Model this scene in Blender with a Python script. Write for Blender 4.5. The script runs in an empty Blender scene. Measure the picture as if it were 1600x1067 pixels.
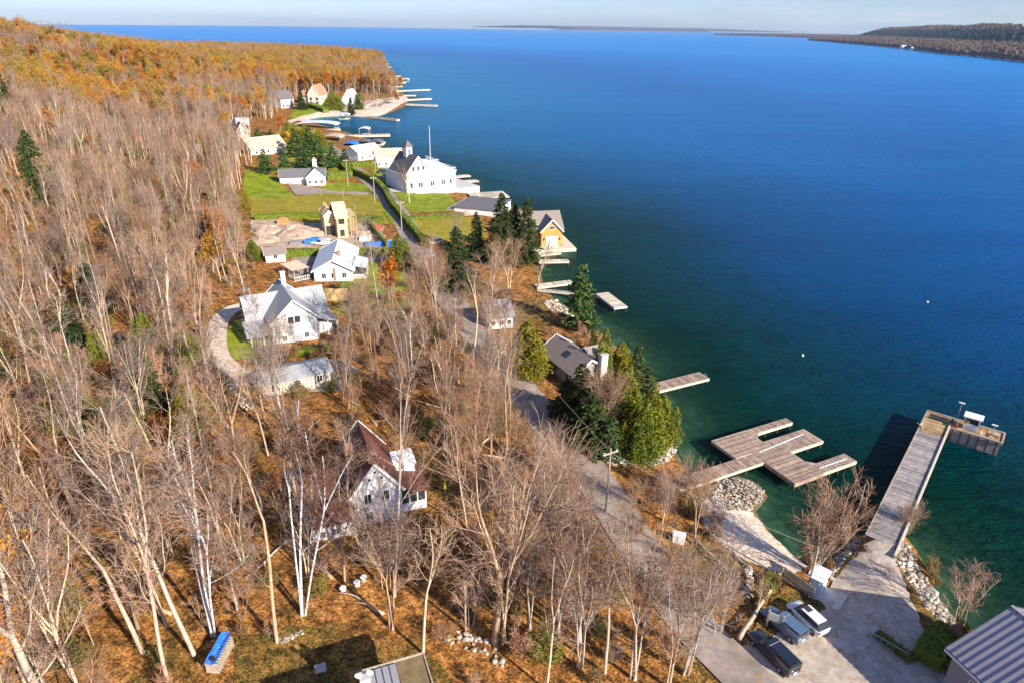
import bpy, bmesh, math, random
import numpy as np
from mathutils import Vector, Matrix
rnd = random.Random(7)
nr = np.random.RandomState(5)
SC = bpy.context.scene
COL = SC.collection
PI = math.pi

# ------------------------------------------------------------------ camera, sky, sun, exposure
PITCH = math.radians(24.65); ROLL = math.radians(0.78); CAMZ = 57.0; FPX = 1067.0
cam_d = bpy.data.cameras.new('camera'); cam = bpy.data.objects.new('camera', cam_d); COL.objects.link(cam)
cam_d.sensor_width = 36; cam_d.lens = 36 * FPX / 1600; cam_d.clip_start = 0.5; cam_d.clip_end = 90000
CR = Matrix.Rotation(PI / 2 - PITCH, 3, 'X') @ Matrix.Rotation(ROLL, 3, 'Z')
cam.matrix_world = Matrix.Translation((0, 0, CAMZ)) @ CR.to_4x4()
SC.camera = cam
SUN_EL = math.radians(27); SHDIR = Vector((-0.74, 0.67, 0)).normalized()
world = bpy.data.worlds.new('World'); SC.world = world; world.use_nodes = True
wn = world.node_tree; bg = wn.nodes['Background']; sky = wn.nodes.new('ShaderNodeTexSky')
sky.sky_type = 'NISHITA'; sky.sun_disc = False; sky.sun_elevation = SUN_EL
sky.sun_rotation = math.atan2(-SHDIR.x, -SHDIR.y); sky.air_density = 1.0; sky.dust_density = 0.35; sky.ozone_density = 2.0
bg.inputs[1].default_value = 0.074
tint = wn.nodes.new('ShaderNodeMix'); tint.data_type = 'RGBA'; tint.blend_type = 'MULTIPLY'; tint.inputs[0].default_value = 1; tint.inputs[7].default_value = (0.72, 0.89, 1.40, 1)
wn.links.new(sky.outputs[0], tint.inputs[6]); 
tc = wn.nodes.new('ShaderNodeTexCoord'); cm_ = wn.nodes.new('ShaderNodeMapping'); cm_.inputs['Scale'].default_value = (1.6, 1.6, 16); wn.links.new(tc.outputs['Generated'], cm_.inputs[0])
cn = wn.nodes.new('ShaderNodeTexNoise'); cn.inputs['Scale'].default_value = 2.2; cn.inputs['Detail'].default_value = 6; cn.inputs['Roughness'].default_value = .6; wn.links.new(cm_.outputs[0], cn.inputs['Vector'])
cr_ = wn.nodes.new('ShaderNodeValToRGB'); cr_.color_ramp.elements[0].position = .48; cr_.color_ramp.elements[1].position = .75; cr_.color_ramp.elements[0].color = (0, 0, 0, 1); cr_.color_ramp.elements[1].color = (.55, .55, .55, 1); wn.links.new(cn.outputs[0], cr_.inputs[0])
cl = wn.nodes.new('ShaderNodeMix'); cl.data_type = 'RGBA'; wn.links.new(cr_.outputs[0], cl.inputs[0]); wn.links.new(tint.outputs[2], cl.inputs[6]); cl.inputs[7].default_value = (6.6, 7.0, 7.6, 1)
wn.links.new(cl.outputs[2], bg.inputs[0])
sd = bpy.data.lights.new('sun', 'SUN'); sd.energy = 5.0; sd.angle = math.radians(0.5); sd.color = (1, 0.91, 0.77)
sun = bpy.data.objects.new('sun', sd); COL.objects.link(sun)
sv = Vector((SHDIR.x * math.cos(SUN_EL), SHDIR.y * math.cos(SUN_EL), -math.sin(SUN_EL)))
sun.rotation_euler = sv.to_track_quat('-Z', 'Y').to_euler(); sun.location = (60, -60, 90)
SC.view_settings.view_transform = 'Standard'; SC.view_settings.look = 'None'
SC.view_settings.exposure = 0.88; SC.view_settings.gamma = 1
SC.cycles.max_bounces = 5; SC.cycles.transparent_max_bounces = 12; SC.cycles.diffuse_bounces = 2; SC.cycles.glossy_bounces = 2
SC.cycles.volume_bounces = 0

def ray(px, py):
    return CR @ Vector(((px - 800) / FPX, -(py - 533.5) / FPX, -1))
def U(px, py, z=0.0):
    d = ray(px, py); t = (z - CAMZ) / d.z
    return (d.x * t, d.y * t)

# ------------------------------------------------------------------ terrain function
shore_px = [(1790,1100),(1640,1030),(1560,1003),(1500,975),(1470,940),(1446,890),(1412,846),(1372,832),(1330,862),(1300,885),(1262,885),(1235,866),(1205,835),(1180,800),(1200,776),(1182,754),(1150,742),(1118,752),(1095,748),(1070,728),(1052,700),(1046,672),(1032,640),(1018,610),(1000,580),(978,555),(948,528),(918,500),(888,482),(864,466),(848,442),(842,415),(846,396),(836,378),(830,345),(812,326),(785,318),(748,312),(722,292),(704,266),(668,252),(632,246),(604,236),(586,222),(560,213),(530,204),(506,197),(486,192),(478,187),(500,183),(540,181),(580,183),(612,176),(634,166),(640,157),(634,150),(622,142),(612,130),(607,118),(602,107),(599,99)]
shore = [U(*p) for p in shore_px]
shore = [(300, -400), (95, 10)] + shore + [(-300, 1400), (-700, 1750), (-1500, 2100), (-4000, 2600)]
poly_land = np.array(shore + [(-6000, 2600), (-6000, -800), (300, -800)])
SH = np.array(shore)
def inside(X, Y, P):
    c = np.zeros(X.shape, bool); n = len(P); j = n - 1
    for i in range(n):
        xi, yi = P[i]; xj, yj = P[j]
        if yi != yj:
            m = ((yi > Y) != (yj > Y)) & (X < (xj - xi) * (Y - yi) / (yj - yi) + xi)
            c ^= m
        j = i
    return c
def pdist(X, Y, L):
    d = np.full(X.shape, 1e12)
    for (x0, y0), (x1, y1) in zip(L[:-1], L[1:]):
        dx, dy = x1 - x0, y1 - y0; q = dx * dx + dy * dy + 1e-9
        t = np.clip(((X - x0) * dx + (Y - y0) * dy) / q, 0, 1)
        d = np.minimum(d, (X - x0 - t * dx) ** 2 + (Y - y0 - t * dy) ** 2)
    return np.sqrt(d)
def sdist(X, Y):
    d = pdist(X, Y, SH)
    return np.where(inside(X, Y, poly_land), d, -d)
def axis_pts(lo, hi, step, far_lo, far_hi, g):
    a = list(np.arange(lo, hi + 1e-6, step)); s = step; x = lo; b = []
    while x > far_lo: s *= g; x -= s; b.append(x)
    s = step; x = hi
    while x < far_hi: s *= g; x += s; a.append(x)
    return np.array(b[::-1] + a)
GX = axis_pts(-115, 62, 1.0, -3500, 400, 1.045)
GY = axis_pts(28, 300, 1.1, -300, 2900, 1.02)
XX, YY = np.meshgrid(GX, GY)
SD = sdist(XX, YY)
prof_s = [-60, -30, -14, -5, -1.5, 0, 1.2, 4, 10, 22, 60, 105, 150, 210, 300, 420, 700, 3000]
prof_h = [-9, -6, -3, -1.1, -0.3, 0, 0.35, 0.9, 1.7, 2.4, 4.0, 7.0, 13, 23, 34, 41, 44, 44]
HH = np.interp(SD, prof_s, prof_h)
fade = np.clip((1250 - YY) / 700, 0.12, 1); HH = np.where(HH > 5, 5 + (HH - 5) * fade, HH)
wob = (np.sin(XX / 17.3 + 1) * np.cos(YY / 23.1) + np.sin(XX / 9.1 + YY / 13.7) * 0.5 + np.sin((XX * 1.3 - YY) / 41) * 1.5)
HH = np.where(HH > 12, 12 + (HH - 12) * (1 + .42 * np.clip((720 - YY) / 350, 0, 1)), HH)
HH = HH + 15 * np.clip((-XX / np.maximum(YY, 1) - .6) / .2, 0, 1) * np.clip((YY - 150) / 150, 0, 1) * (SD > 50)
HH = HH + wob * np.clip((SD - 35) / 90, 0, 1) * 0.55 + np.sin(XX / 70 + YY / 95) * np.clip((SD - 150) / 200, 0, 1) * 4
_d = (XX - 45.2) ** 2 + (YY - 64.0) ** 2; HH = HH + (2.12 - HH) * np.exp(-_d / 30) * (SD > .3) * (HH < 2.12)
def bil(x, y, A):
    x = np.atleast_1d(np.asarray(x, float)); y = np.atleast_1d(np.asarray(y, float))
    i = np.clip(np.searchsorted(GX, x) - 1, 0, len(GX) - 2); j = np.clip(np.searchsorted(GY, y) - 1, 0, len(GY) - 2)
    u = np.clip((x - GX[i]) / (GX[i + 1] - GX[i]), 0, 1); v = np.clip((y - GY[j]) / (GY[j + 1] - GY[j]), 0, 1)
    return (A[j, i] * (1 - u) * (1 - v) + A[j, i + 1] * u * (1 - v) + A[j + 1, i] * (1 - u) * v + A[j + 1, i + 1] * u * v)
def T(x, y): return float(bil(x, y, HH)[0])
def G(px, py):
    """point of the ground seen at this pixel"""
    d = ray(px, py); t = np.exp(np.linspace(math.log(30), math.log(3500), 700))
    x, y, z = d.x * t, d.y * t, CAMZ + d.z * t
    f = z - np.maximum(bil(x, y, HH), 0)
    k = np.where(f < 0)[0]
    if len(k) == 0: return Vector(U(px, py) + (0,))
    k = max(k[0], 1); a, b = f[k - 1], f[k]; tt = t[k - 1] + (t[k] - t[k - 1]) * a / (a - b)
    x, y = d.x * tt, d.y * tt
    return Vector((x, y, max(T(x, y), 0)))

# ------------------------------------------------------------------ materials
def mat(name): 
    m = bpy.data.materials.new(name); m.use_nodes = True
    return m, m.node_tree, m.node_tree.nodes['Principled BSDF']
def ramp(nt, fac, stops):
    r = nt.nodes.new('ShaderNodeValToRGB'); e = r.color_ramp.elements
    while len(e) < len(stops): e.new(0.5)
    for i, (p, c) in enumerate(stops): e[i].position = p; e[i].color = (*c, 1)
    nt.links.new(fac, r.inputs[0]); return r.outputs[0]
def noise(nt, scale, detail=4, rough=0.6, vec=None, dist=0):
    n = nt.nodes.new('ShaderNodeTexNoise'); n.inputs['Scale'].default_value = scale; n.inputs['Detail'].default_value = detail
    n.inputs['Roughness'].default_value = rough; n.inputs['Distortion'].default_value = dist
    if vec is not None: nt.links.new(vec, n.inputs['Vector'])
    return n.outputs[0]
def pos(nt):
    return nt.nodes.new('ShaderNodeNewGeometry').outputs['Position']
def mixc(nt, fac, a, b, mode='MIX'):
    m = nt.nodes.new('ShaderNodeMix'); m.data_type = 'RGBA'; m.blend_type = mode
    for s, v in ((m.inputs[0], fac), (m.inputs[6], a), (m.inputs[7], b)):
        if isinstance(v, bpy.types.NodeSocket): nt.links.new(v, s)
        elif isinstance(v, tuple): s.default_value = (*v, 1)
        else: s.default_value = v
    return m.outputs[2]
def bump(nt, bs, h, strength, dist):
    b = nt.nodes.new('ShaderNodeBump'); b.inputs['Strength'].default_value = strength; b.inputs['Distance'].default_value = dist
    nt.links.new(h, b.inputs['Height']); nt.links.new(b.outputs[0], bs.inputs['Normal'])
def simple(name, cols, scale=2.0, rough=0.8, bmp=0.0, obj=False, metal=0.0, spec=0.3, lo=0.3, hi=0.7):
    m, nt, bs = mat(name)
    v = nt.nodes.new('ShaderNodeTexCoord').outputs['Object'] if obj else pos(nt)
    f = noise(nt, scale, 5, 0.65, v)
    st = [(lo + (hi - lo) * i / max(1, len(cols) - 1), c) for i, c in enumerate(cols)]
    nt.links.new(ramp(nt, f, st), bs.inputs['Base Color'])
    bs.inputs['Roughness'].default_value = rough; bs.inputs['Metallic'].default_value = metal; bs.inputs['Specular IOR Level'].default_value = spec
    if bmp: bump(nt, bs, f, 0.6, bmp)
    return m
def worn(name, dark=.72, leaf=.5, thr=.62):
    m = M[name]; nt = m.node_tree; bs = nt.nodes['Principled BSDF']; src = bs.inputs['Base Color'].links[0].from_socket; P = pos(nt)
    f = noise(nt, .22, 6, .75, P, 1.0); g = noise(nt, 9.0, 3, .8, P)
    c = mixc(nt, ramp(nt, f, [(.42, (0, 0, 0)), (.6, (1, 1, 1))]), mixc(nt, 1.0, src, (dark, dark * .97, dark * .93), 'MULTIPLY'), src)
    c = mixc(nt, 1.0, c, ramp(nt, g, [(.3, (.72, .72, .72)), (.7, (1.15, 1.15, 1.15))]), 'MULTIPLY')
    vo = nt.nodes.new('ShaderNodeTexVoronoi'); vo.inputs['Scale'].default_value = 3.2; nt.links.new(P, vo.inputs['Vector'])
    sp = nt.nodes.new('ShaderNodeSeparateColor'); nt.links.new(vo.outputs['Color'], sp.inputs[0])
    k = mathn(nt, 'MULTIPLY', mathn(nt, 'GREATER_THAN', sp.outputs[0], .8), mathn(nt, 'GREATER_THAN', noise(nt, .35, 4, .7, P), thr - .12)); k = mathn(nt, 'MULTIPLY', k, leaf)
    nt.links.new(mixc(nt, k, c, (.42, .20, .05)), bs.inputs['Base Color'])
def mathn(nt, op, a, b=None, clamp=False):
    m = nt.nodes.new('ShaderNodeMath'); m.operation = op; m.use_clamp = clamp
    for s, v in ((m.inputs[0], a), (m.inputs[1], b)):
        if v is None: continue
        if isinstance(v, bpy.types.NodeSocket): nt.links.new(v, s)
        else: s.default_value = v
    return m.outputs[0]
def objrand(nt): return nt.nodes.new('ShaderNodeObjectInfo').outputs['Random']

def m_litter(name='leaf_litter', g0=.50):
    m, nt, bs = mat(name); P = pos(nt)
    big = noise(nt, 0.09, 4, 0.6, P); mid = noise(nt, 0.9, 5, 0.7, P); fine = noise(nt, 5.5, 3, 0.7, P)
    c1 = ramp(nt, mid, [(0.30, (0.07, 0.04, 0.018)), (0.43, (0.20, 0.095, 0.03)), (0.57, (0.44, 0.205, 0.055)), (0.75, (0.45, 0.30, 0.14))])
    c2 = ramp(nt, mid, [(0.3, (0.05, 0.05, 0.015)), (0.5, (0.15, 0.125, 0.03)), (0.7, (0.34, 0.17, 0.05))])
    c = mixc(nt, ramp(nt, big, [(g0, (0, 0, 0)), (g0 + .2, (0.8, 0.8, 0.8))]), c1, c2)
    vo = nt.nodes.new('ShaderNodeTexVoronoi'); vo.inputs['Scale'].default_value = 6.0; nt.links.new(P, vo.inputs['Vector'])
    sp = nt.nodes.new('ShaderNodeSeparateColor'); nt.links.new(vo.outputs['Color'], sp.inputs[0])
    c = mixc(nt, 0.8, c, ramp(nt, sp.outputs[0], [(0, (0.10, 0.10, 0.10)), (0.5, (0.5, 0.5, 0.5)), (1, (1.0, 0.95, 0.9))]), 'OVERLAY')
    c = mixc(nt, 1.0, c, ramp(nt, noise(nt, .28, 5, .7, P, .8), [(.36, (.50, .47, .46)), (.5, (.9, .86, .84)), (.64, (1.08, 1.03, 1.0))]), 'MULTIPLY')
    # wet bed below the water line and pale sand near it
    z = nt.nodes.new('ShaderNodeSeparateXYZ'); nt.links.new(P, z.inputs[0])
    below = mathn(nt, 'MULTIPLY', mathn(nt, 'ADD', z.outputs[2], 0.0), -1.2, False)
    bed = ramp(nt, noise(nt, 0.5, 5, 0.7, P), [(0.3, (0.05, 0.05, 0.035)), (0.55, (0.16, 0.15, 0.1)), (0.7, (0.30, 0.27, 0.2))])
    fb = mathn(nt, 'MULTIPLY', mathn(nt, 'SUBTRACT', 0.35, z.outputs[2]), 2.5, True)
    c = mixc(nt, fb, c, bed)
    nt.links.new(c, bs.inputs['Base Color']); bs.inputs['Roughness'].default_value = 0.9; bs.inputs['Specular IOR Level'].default_value = 0.1
    bump(nt, bs, fine, 0.8, 0.12); return m
def m_water():
    m, nt, bs = mat('lake_water'); P = pos(nt)
    at = nt.nodes.new('ShaderNodeAttribute'); at.attribute_name = 'offshore'; off = at.outputs['Fac']
    o2 = mathn(nt, 'ADD', off, mathn(nt, 'MULTIPLY', mathn(nt, 'SUBTRACT', noise(nt, 0.03, 4, 0.6, P), 0.5), 26))
    d = mathn(nt, 'DIVIDE', o2, 1200.0, True)
    c = ramp(nt, d, [(0.0, (0.010, 0.055, 0.036)), (0.012, (0.0005, 0.030, 0.022)), (0.028, (0.0, 0.036, 0.052)), (0.052, (0.0, 0.053, 0.15)), (0.13, (0.0, 0.092, 0.30)), (0.4, (0.0, 0.145, 0.44)), (1.0, (0.0, 0.21, 0.55))])
    # pale sandy shelf along the far bay, wind lanes over the open lake
    sp_ = nt.nodes.new('ShaderNodeSeparateXYZ'); nt.links.new(P, sp_.inputs[0])
    fy = mathn(nt, 'MULTIPLY', mathn(nt, 'SUBTRACT', sp_.outputs[1], 210), 0.0028, True); fo = mathn(nt, 'SUBTRACT', 1.0, mathn(nt, 'DIVIDE', o2, 300.0, True), True)
    c = mixc(nt, mathn(nt, 'MULTIPLY', mathn(nt, 'MULTIPLY', fy, fo), .85), c, (0.002, 0.21, 0.45))
    mp2 = nt.nodes.new('ShaderNodeMapping'); mp2.inputs['Rotation'].default_value[2] = 0.35; mp2.inputs['Scale'].default_value = (0.35, 1.5, 1); nt.links.new(P, mp2.inputs[0])
    pat = mathn(nt, 'ADD', mathn(nt, 'MULTIPLY', noise(nt, 0.012, 5, 0.65, mp2.outputs[0], 1.2), .6), mathn(nt, 'MULTIPLY', noise(nt, 0.10, 5, 0.7, mp2.outputs[0], .6), .4))
    c = mixc(nt, ramp(nt, pat, [(.38, (0, 0, 0)), (.62, (1, 1, 1))]), mixc(nt, 1.0, c, (0.6, 0.78, 0.84), 'MULTIPLY'), c)
    weed = noise(nt, 0.16, 6, .75, P, 1.5); wf = mathn(nt, 'MULTIPLY', mathn(nt, 'SUBTRACT', 1.0, mathn(nt, 'DIVIDE', o2, 75.0, True), True), .8)
    c = mixc(nt, wf, c, mixc(nt, 1.0, c, ramp(nt, weed, [(.36, (.35, .42, .5)), (.52, (1, 1, 1)), (.68, (1.5, 1.5, 1.25))]), 'MULTIPLY'))
    nt.links.new(c, bs.inputs['Base Color']); bs.inputs['Roughness'].default_value = 0.24; bs.inputs['IOR'].default_value = 1.06; bs.inputs['Specular IOR Level'].default_value = 0.5; bs.inputs['Specular Tint'].default_value = (.35, .65, 1, 1)
    mp = nt.nodes.new('ShaderNodeMapping'); mp.inputs['Rotation'].default_value[2] = 0.5; mp.inputs['Scale'].default_value = (1.0, 2.4, 1); nt.links.new(P, mp.inputs[0])
    w = mathn(nt, 'ADD', mathn(nt, 'MULTIPLY', noise(nt, 0.16, 3, 0.6, mp.outputs[0], 0.6), 1.6), noise(nt, 0.75, 4, 0.65, mp.outputs[0], 0.4))
    bump(nt, bs, w, 0.85, 0.8)
    tr = nt.nodes.new('ShaderNodeBsdfTransparent'); tr.inputs[0].default_value = (0.55, 0.86, 0.76, 1)
    mx = nt.nodes.new('ShaderNodeMixShader')
    al = ramp(nt, mathn(nt, 'DIVIDE', o2, 26.0, True), [(0.0, (0.22,) * 3), (0.16, (0.55,) * 3), (0.5, (0.86,) * 3), (1.0, (1, 1, 1))])
    nt.links.new(al, mx.inputs[0]); nt.links.new(tr.outputs[0], mx.inputs[1]); nt.links.new(bs.outputs[0], mx.inputs[2])
    nt.links.new(mx.outputs[0], nt.nodes['Material Output'].inputs[0]); return m
def m_bark(name, a, b, white=False):
    m, nt, bs = mat(name); v = nt.nodes.new('ShaderNodeTexCoord').outputs['Object']
    mp = nt.nodes.new('ShaderNodeMapping'); mp.inputs['Scale'].default_value = (3, 3, 3 if white else 0.8); nt.links.new(v, mp.inputs[0])
    f = noise(nt, 1.2, 5, 0.7, mp.outputs[0])
    c = ramp(nt, f, [(0.33, a), (0.55, b)] if white else [(0.3, a), (0.7, b)])
    k = ramp(nt, objrand(nt), [(0, (0.50, 0.42, 0.38)), (0.25, (0.98, 0.80, 0.66)), (0.5, (0.94, 0.96, 1.02)), (0.72, (0.78, 0.82, 0.95)), (0.85, (1.08, 0.98, 0.85)), (1, (1.3, 1.24, 1.14))])
    nt.links.new(mixc(nt, 1.0, c, k, 'MULTIPLY'), bs.inputs['Base Color']); bs.inputs['Roughness'].default_value = 0.85; bs.inputs['Specular IOR Level'].default_value = 0.2
    bump(nt, bs, f, 0.5, 0.03); return m
def m_leaf(name, cols, scale=0.8, trans=0.25, hue=True):
    m, nt, bs = mat(name); v = nt.nodes.new('ShaderNodeTexCoord').outputs['Object']
    f = noise(nt, scale, 3, 0.7, v)
    c = ramp(nt, f, [(0.3 + 0.4 * i / (len(cols) - 1), x) for i, x in enumerate(cols)])
    if hue:
        k = ramp(nt, objrand(nt), [(0, (0.55, 0.66, 0.75)), (0.28, (0.82, 0.88, 0.9)), (0.55, (1, 1, 1)), (0.78, (1.08, 0.76, 0.6)), (1, (1.28, 1.14, 0.9))])
        c = mixc(nt, 1.0, c, k, 'MULTIPLY')
    nt.links.new(c, bs.inputs['Base Color']); bs.inputs['Roughness'].default_value = 0.7; bs.inputs['Specular IOR Level'].default_value = 0.2
    t = nt.nodes.new('ShaderNodeBsdfTranslucent'); nt.links.new(c, t.inputs[0]); mx = nt.nodes.new('ShaderNodeMixShader'); mx.inputs[0].default_value = trans
    nt.links.new(bs.outputs[0], mx.inputs[1]); nt.links.new(t.outputs[0], mx.inputs[2]); nt.links.new(mx.outputs[0], nt.nodes['Material Output'].inputs[0])
    return m
def m_rows(name, a, b, row=0.28, axis=2, rough=0.85, streak=6.0):
    """courses of shingles or boards: a row line plus blotches, in object space"""
    m, nt, bs = mat(name); v = nt.nodes.new('ShaderNodeTexCoord').outputs['Object']
    s = nt.nodes.new('ShaderNodeSeparateXYZ'); nt.links.new(v, s.inputs[0])
    fr = mathn(nt, 'FRACT', mathn(nt, 'DIVIDE', s.outputs[axis], row))
    line = ramp(nt, fr, [(0.0, (0.72,) * 3), (0.12, (1, 1, 1))])
    f = noise(nt, streak, 4, 0.7, v); f2 = noise(nt, 0.6, 3, 0.6, v)
    c = mixc(nt, f2, ramp(nt, f, [(0.3, a), (0.7, b)]), b)
    nt.links.new(mixc(nt, 1.0, c, line, 'MULTIPLY'), bs.inputs['Base Color']); bs.inputs['Roughness'].default_value = rough; bs.inputs['Specular IOR Level'].default_value = 0.25
    bump(nt, bs, fr, 0.5, 0.02); return m
M = {}
M['litter'] = m_litter(); M['water'] = m_water()
M['bark'] = m_bark('pale_bark', (0.34, 0.27, 0.185), (0.68, 0.58, 0.455))
M['birch'] = m_bark('white_birch_bark', (0.22, 0.19, 0.16), (0.82, 0.77, 0.7), True)
M['twig'] = m_bark('twig_bark', (0.25, 0.165, 0.115), (0.46, 0.335, 0.24))
M['twigred'] = m_bark('reddish_twig_bark', (0.42, 0.22, 0.14), (0.58, 0.38, 0.27))
M['darkbark'] = m_bark('dark_bark', (0.07, 0.05, 0.035), (0.18, 0.14, 0.1))
M['spruce'] = m_leaf('spruce_needles', [(0.018, 0.042, 0.010), (0.05, 0.085, 0.018), (0.11, 0.13, 0.03)], 0.7, 0.12)
M['pine'] = m_leaf('pine_needles', [(0.025, 0.065, 0.02), (0.06, 0.13, 0.03), (0.12, 0.19, 0.05)], 0.7, 0.15)
M['cedar'] = m_leaf('cedar_foliage', [(0.08, 0.11, 0.012), (0.20, 0.22, 0.02), (0.36, 0.33, 0.04)], 0.9, 0.2)
M['orange'] = m_leaf('orange_leaves', [(0.30, 0.12, 0.02), (0.52, 0.24, 0.03), (0.62, 0.36, 0.06)], 0.5, 0.35)
M['gold'] = m_leaf('golden_leaves', [(0.55, 0.28, 0.02), (0.85, 0.48, 0.03), (0.9, 0.6, 0.06)], 0.6, 0.35)
M['olive'] = m_leaf('yellow_olive_leaves', [(0.34, 0.21, 0.03), (0.56, 0.355, 0.05), (0.68, 0.46, 0.09)], 0.4, 0.35)
M['hedge'] = m_leaf('hedge_leaves', [(0.07, 0.12, 0.012), (0.15, 0.20, 0.02), (0.26, 0.28, 0.035)], 1.5, 0.15, False)
M['greenbrush'] = m_leaf('green_understory', [(0.10, 0.12, 0.02), (0.22, 0.22, 0.03), (0.36, 0.30, 0.05)], 0.8, 0.3)
M['brushl'] = m_leaf('dry_brush_leaves', [(0.16, 0.10, 0.03), (0.30, 0.19, 0.05), (0.26, 0.24, 0.06)], 0.8, 0.3)
M['lawn'] = simple('lawn_grass', [(0.13, 0.20, 0.012), (0.24, 0.32, 0.018), (0.34, 0.38, 0.03)], 0.35, 0.9, 0.05, spec=0.1)
M['dlawn'] = simple('dry_grass', [(0.20, 0.23, 0.02), (0.33, 0.31, 0.03), (0.44, 0.28, 0.045)], 0.7, 0.9, 0.06, spec=0.1)
M['goldlawn'] = m_litter('leafy_grass', .28)
M['asphalt'] = simple('old_asphalt', [(0.28, 0.235, 0.20), (0.37, 0.315, 0.27), (0.46, 0.395, 0.34)], 0.7, 0.92, 0.02, spec=0.2)
M['gravel'] = simple('gravel', [(0.40, 0.33, 0.26), (0.56, 0.47, 0.38), (0.66, 0.57, 0.47)], 1.1, 0.95, 0.04, spec=0.15)
M['sand'] = simple('beach_pebbles', [(0.52, 0.41, 0.31), (0.74, 0.62, 0.50), (0.82, 0.72, 0.60)], 1.4, 0.95, 0.06, spec=0.15)
M['dirt'] = simple('bare_dirt', [(0.24, 0.17, 0.12), (0.42, 0.31, 0.23), (0.55, 0.43, 0.33)], 0.5, 0.95, 0.15, spec=0.1)
M['rock'] = simple('pale_limestone', [(0.28, 0.24, 0.20), (0.50, 0.45, 0.38), (0.68, 0.63, 0.55)], 0.9, 0.9, 0.08, spec=0.2)
M['white'] = simple('white_paint', [(0.72, 0.71, 0.69), (0.82, 0.82, 0.81)], 0.6, 0.6, 0, spec=0.3)
M['siding'] = m_rows('white_clapboard', (0.62, 0.61, 0.59), (0.83, 0.83, 0.83), 0.3, 2, 0.6)
M['beige'] = m_rows('beige_siding', (0.55, 0.48, 0.38), (0.62, 0.55, 0.45), 0.3, 2, 0.7)
M['greywall'] = m_rows('grey_siding', (0.26, 0.26, 0.27), (0.34, 0.33, 0.33), 0.3, 2, 0.7)
M['orangewood'] = m_rows('orange_cedar_boards', (0.46, 0.23, 0.055), (0.58, 0.32, 0.09), 0.3, 2, 0.7)
M['sheath'] = m_rows('bare_plywood', (0.66, 0.48, 0.24), (0.78, 0.62, 0.36), 1.2, 2, 0.8, 1.5)
M['lumber'] = simple('new_lumber', [(0.5, 0.33, 0.14), (0.68, 0.5, 0.25)], 2, 0.8, 0, obj=True)
M['redroof'] = m_rows('rust_red_roof', (0.085, 0.028, 0.021), (0.17, 0.062, 0.042), 0.45, 0, 0.65, 1.2)
M['greyroof'] = m_rows('grey_shingles', (0.24, 0.25, 0.26), (0.38, 0.39, 0.40), 0.35, 2)
M['darkroof'] = m_rows('dark_grey_shingles', (0.09, 0.085, 0.09), (0.17, 0.16, 0.165), 0.35, 2)
M['taupe'] = m_rows('weathered_brown_shingles', (0.15, 0.12, 0.10), (0.32, 0.26, 0.22), 0.35, 2)
M['beigeroof'] = m_rows('beige_shingles', (0.42, 0.33, 0.25), (0.52, 0.42, 0.33), 0.35, 2)
M['whiteroof'] = m_rows('pale_shingles', (0.55, 0.57, 0.60), (0.68, 0.70, 0.73), 0.35, 2)
M['redshingle'] = m_rows('red_brown_shingles', (0.36, 0.16, 0.08), (0.5, 0.25, 0.14), 0.35, 2)
M['metal'] = simple('metal_roofing', [(0.36, 0.34, 0.36), (0.43, 0.41, 0.43)], 0.6, 0.42, 0, metal=0.35, spec=0.5)
M['seam'] = simple('metal_seam', [(0.10, 0.09, 0.11), (0.14, 0.13, 0.15)], 2, 0.5, 0, metal=0.3)
M['flatroof'] = simple('mossy_flat_roof', [(0.14, 0.10, 0.05), (0.26, 0.19, 0.09)], 1.5, 0.9)
M['deck'] = simple('weathered_decking', [(0.25, 0.165, 0.12), (0.36, 0.26, 0.20), (0.45, 0.35, 0.28)], 1.1, 0.85, 0.01, obj=True)
M['pier'] = simple('grey_pier_planks', [(0.22, 0.19, 0.18), (0.36, 0.32, 0.30), (0.46, 0.42, 0.40)], 1.3, 0.9, 0.01, obj=True)
M['fascia'] = simple('pale_dock_timber', [(0.5, 0.42, 0.30), (0.68, 0.60, 0.47)], 1.2, 0.8, 0, obj=True)
M['timber'] = simple('grey_timber', [(0.30, 0.24, 0.18), (0.50, 0.42, 0.33)], 1.5, 0.85, 0.01, obj=True)
M['lichen'] = simple('rust_stained_planks', [(0.20, 0.15, 0.10), (0.40, 0.26, 0.10), (0.44, 0.38, 0.32)], 0.9, 0.9, 0.01, obj=True)
M['concrete'] = simple('concrete', [(0.42, 0.40, 0.37), (0.58, 0.56, 0.52)], 0.8, 0.9, 0)
M['darkwood'] = simple('dark_stained_wood', [(0.05, 0.035, 0.025), (0.12, 0.08, 0.06)], 1.5, 0.8, 0, obj=True)
M['glass'] = simple('window_glass', [(0.02, 0.03, 0.04), (0.05, 0.06, 0.07)], 0.5, 0.08, 0, spec=0.6)
M['black'] = simple('black_rubber', [(0.02, 0.02, 0.02), (0.035, 0.035, 0.035)], 3, 0.8)
M['trim'] = simple('white_trim', [(0.78, 0.78, 0.77), (0.84, 0.84, 0.83)], 1, 0.5)
M['blue'] = simple('blue_tarp', [(0.02, 0.12, 0.5), (0.05, 0.25, 0.75)], 1.5, 0.5, 0.05)
M['paleblue'] = simple('pale_blue_cover', [(0.55, 0.64, 0.76), (0.78, 0.82, 0.86)], 0.9, 0.5, 0.02)
M['brick'] = m_rows('chimney_brick', (0.26, 0.10, 0.05), (0.42, 0.20, 0.11), 0.12, 2)
M['red'] = simple('faded_red_paint', [(0.42, 0.07, 0.04), (0.55, 0.13, 0.07)], 1, 0.6)
M['orangep'] = simple('orange_paint', [(0.55, 0.2, 0.08), (0.65, 0.3, 0.12)], 1, 0.6)
M['steel'] = simple('galvanised_steel', [(0.35, 0.36, 0.37), (0.5, 0.5, 0.5)], 2, 0.45, 0, metal=0.6)
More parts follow.
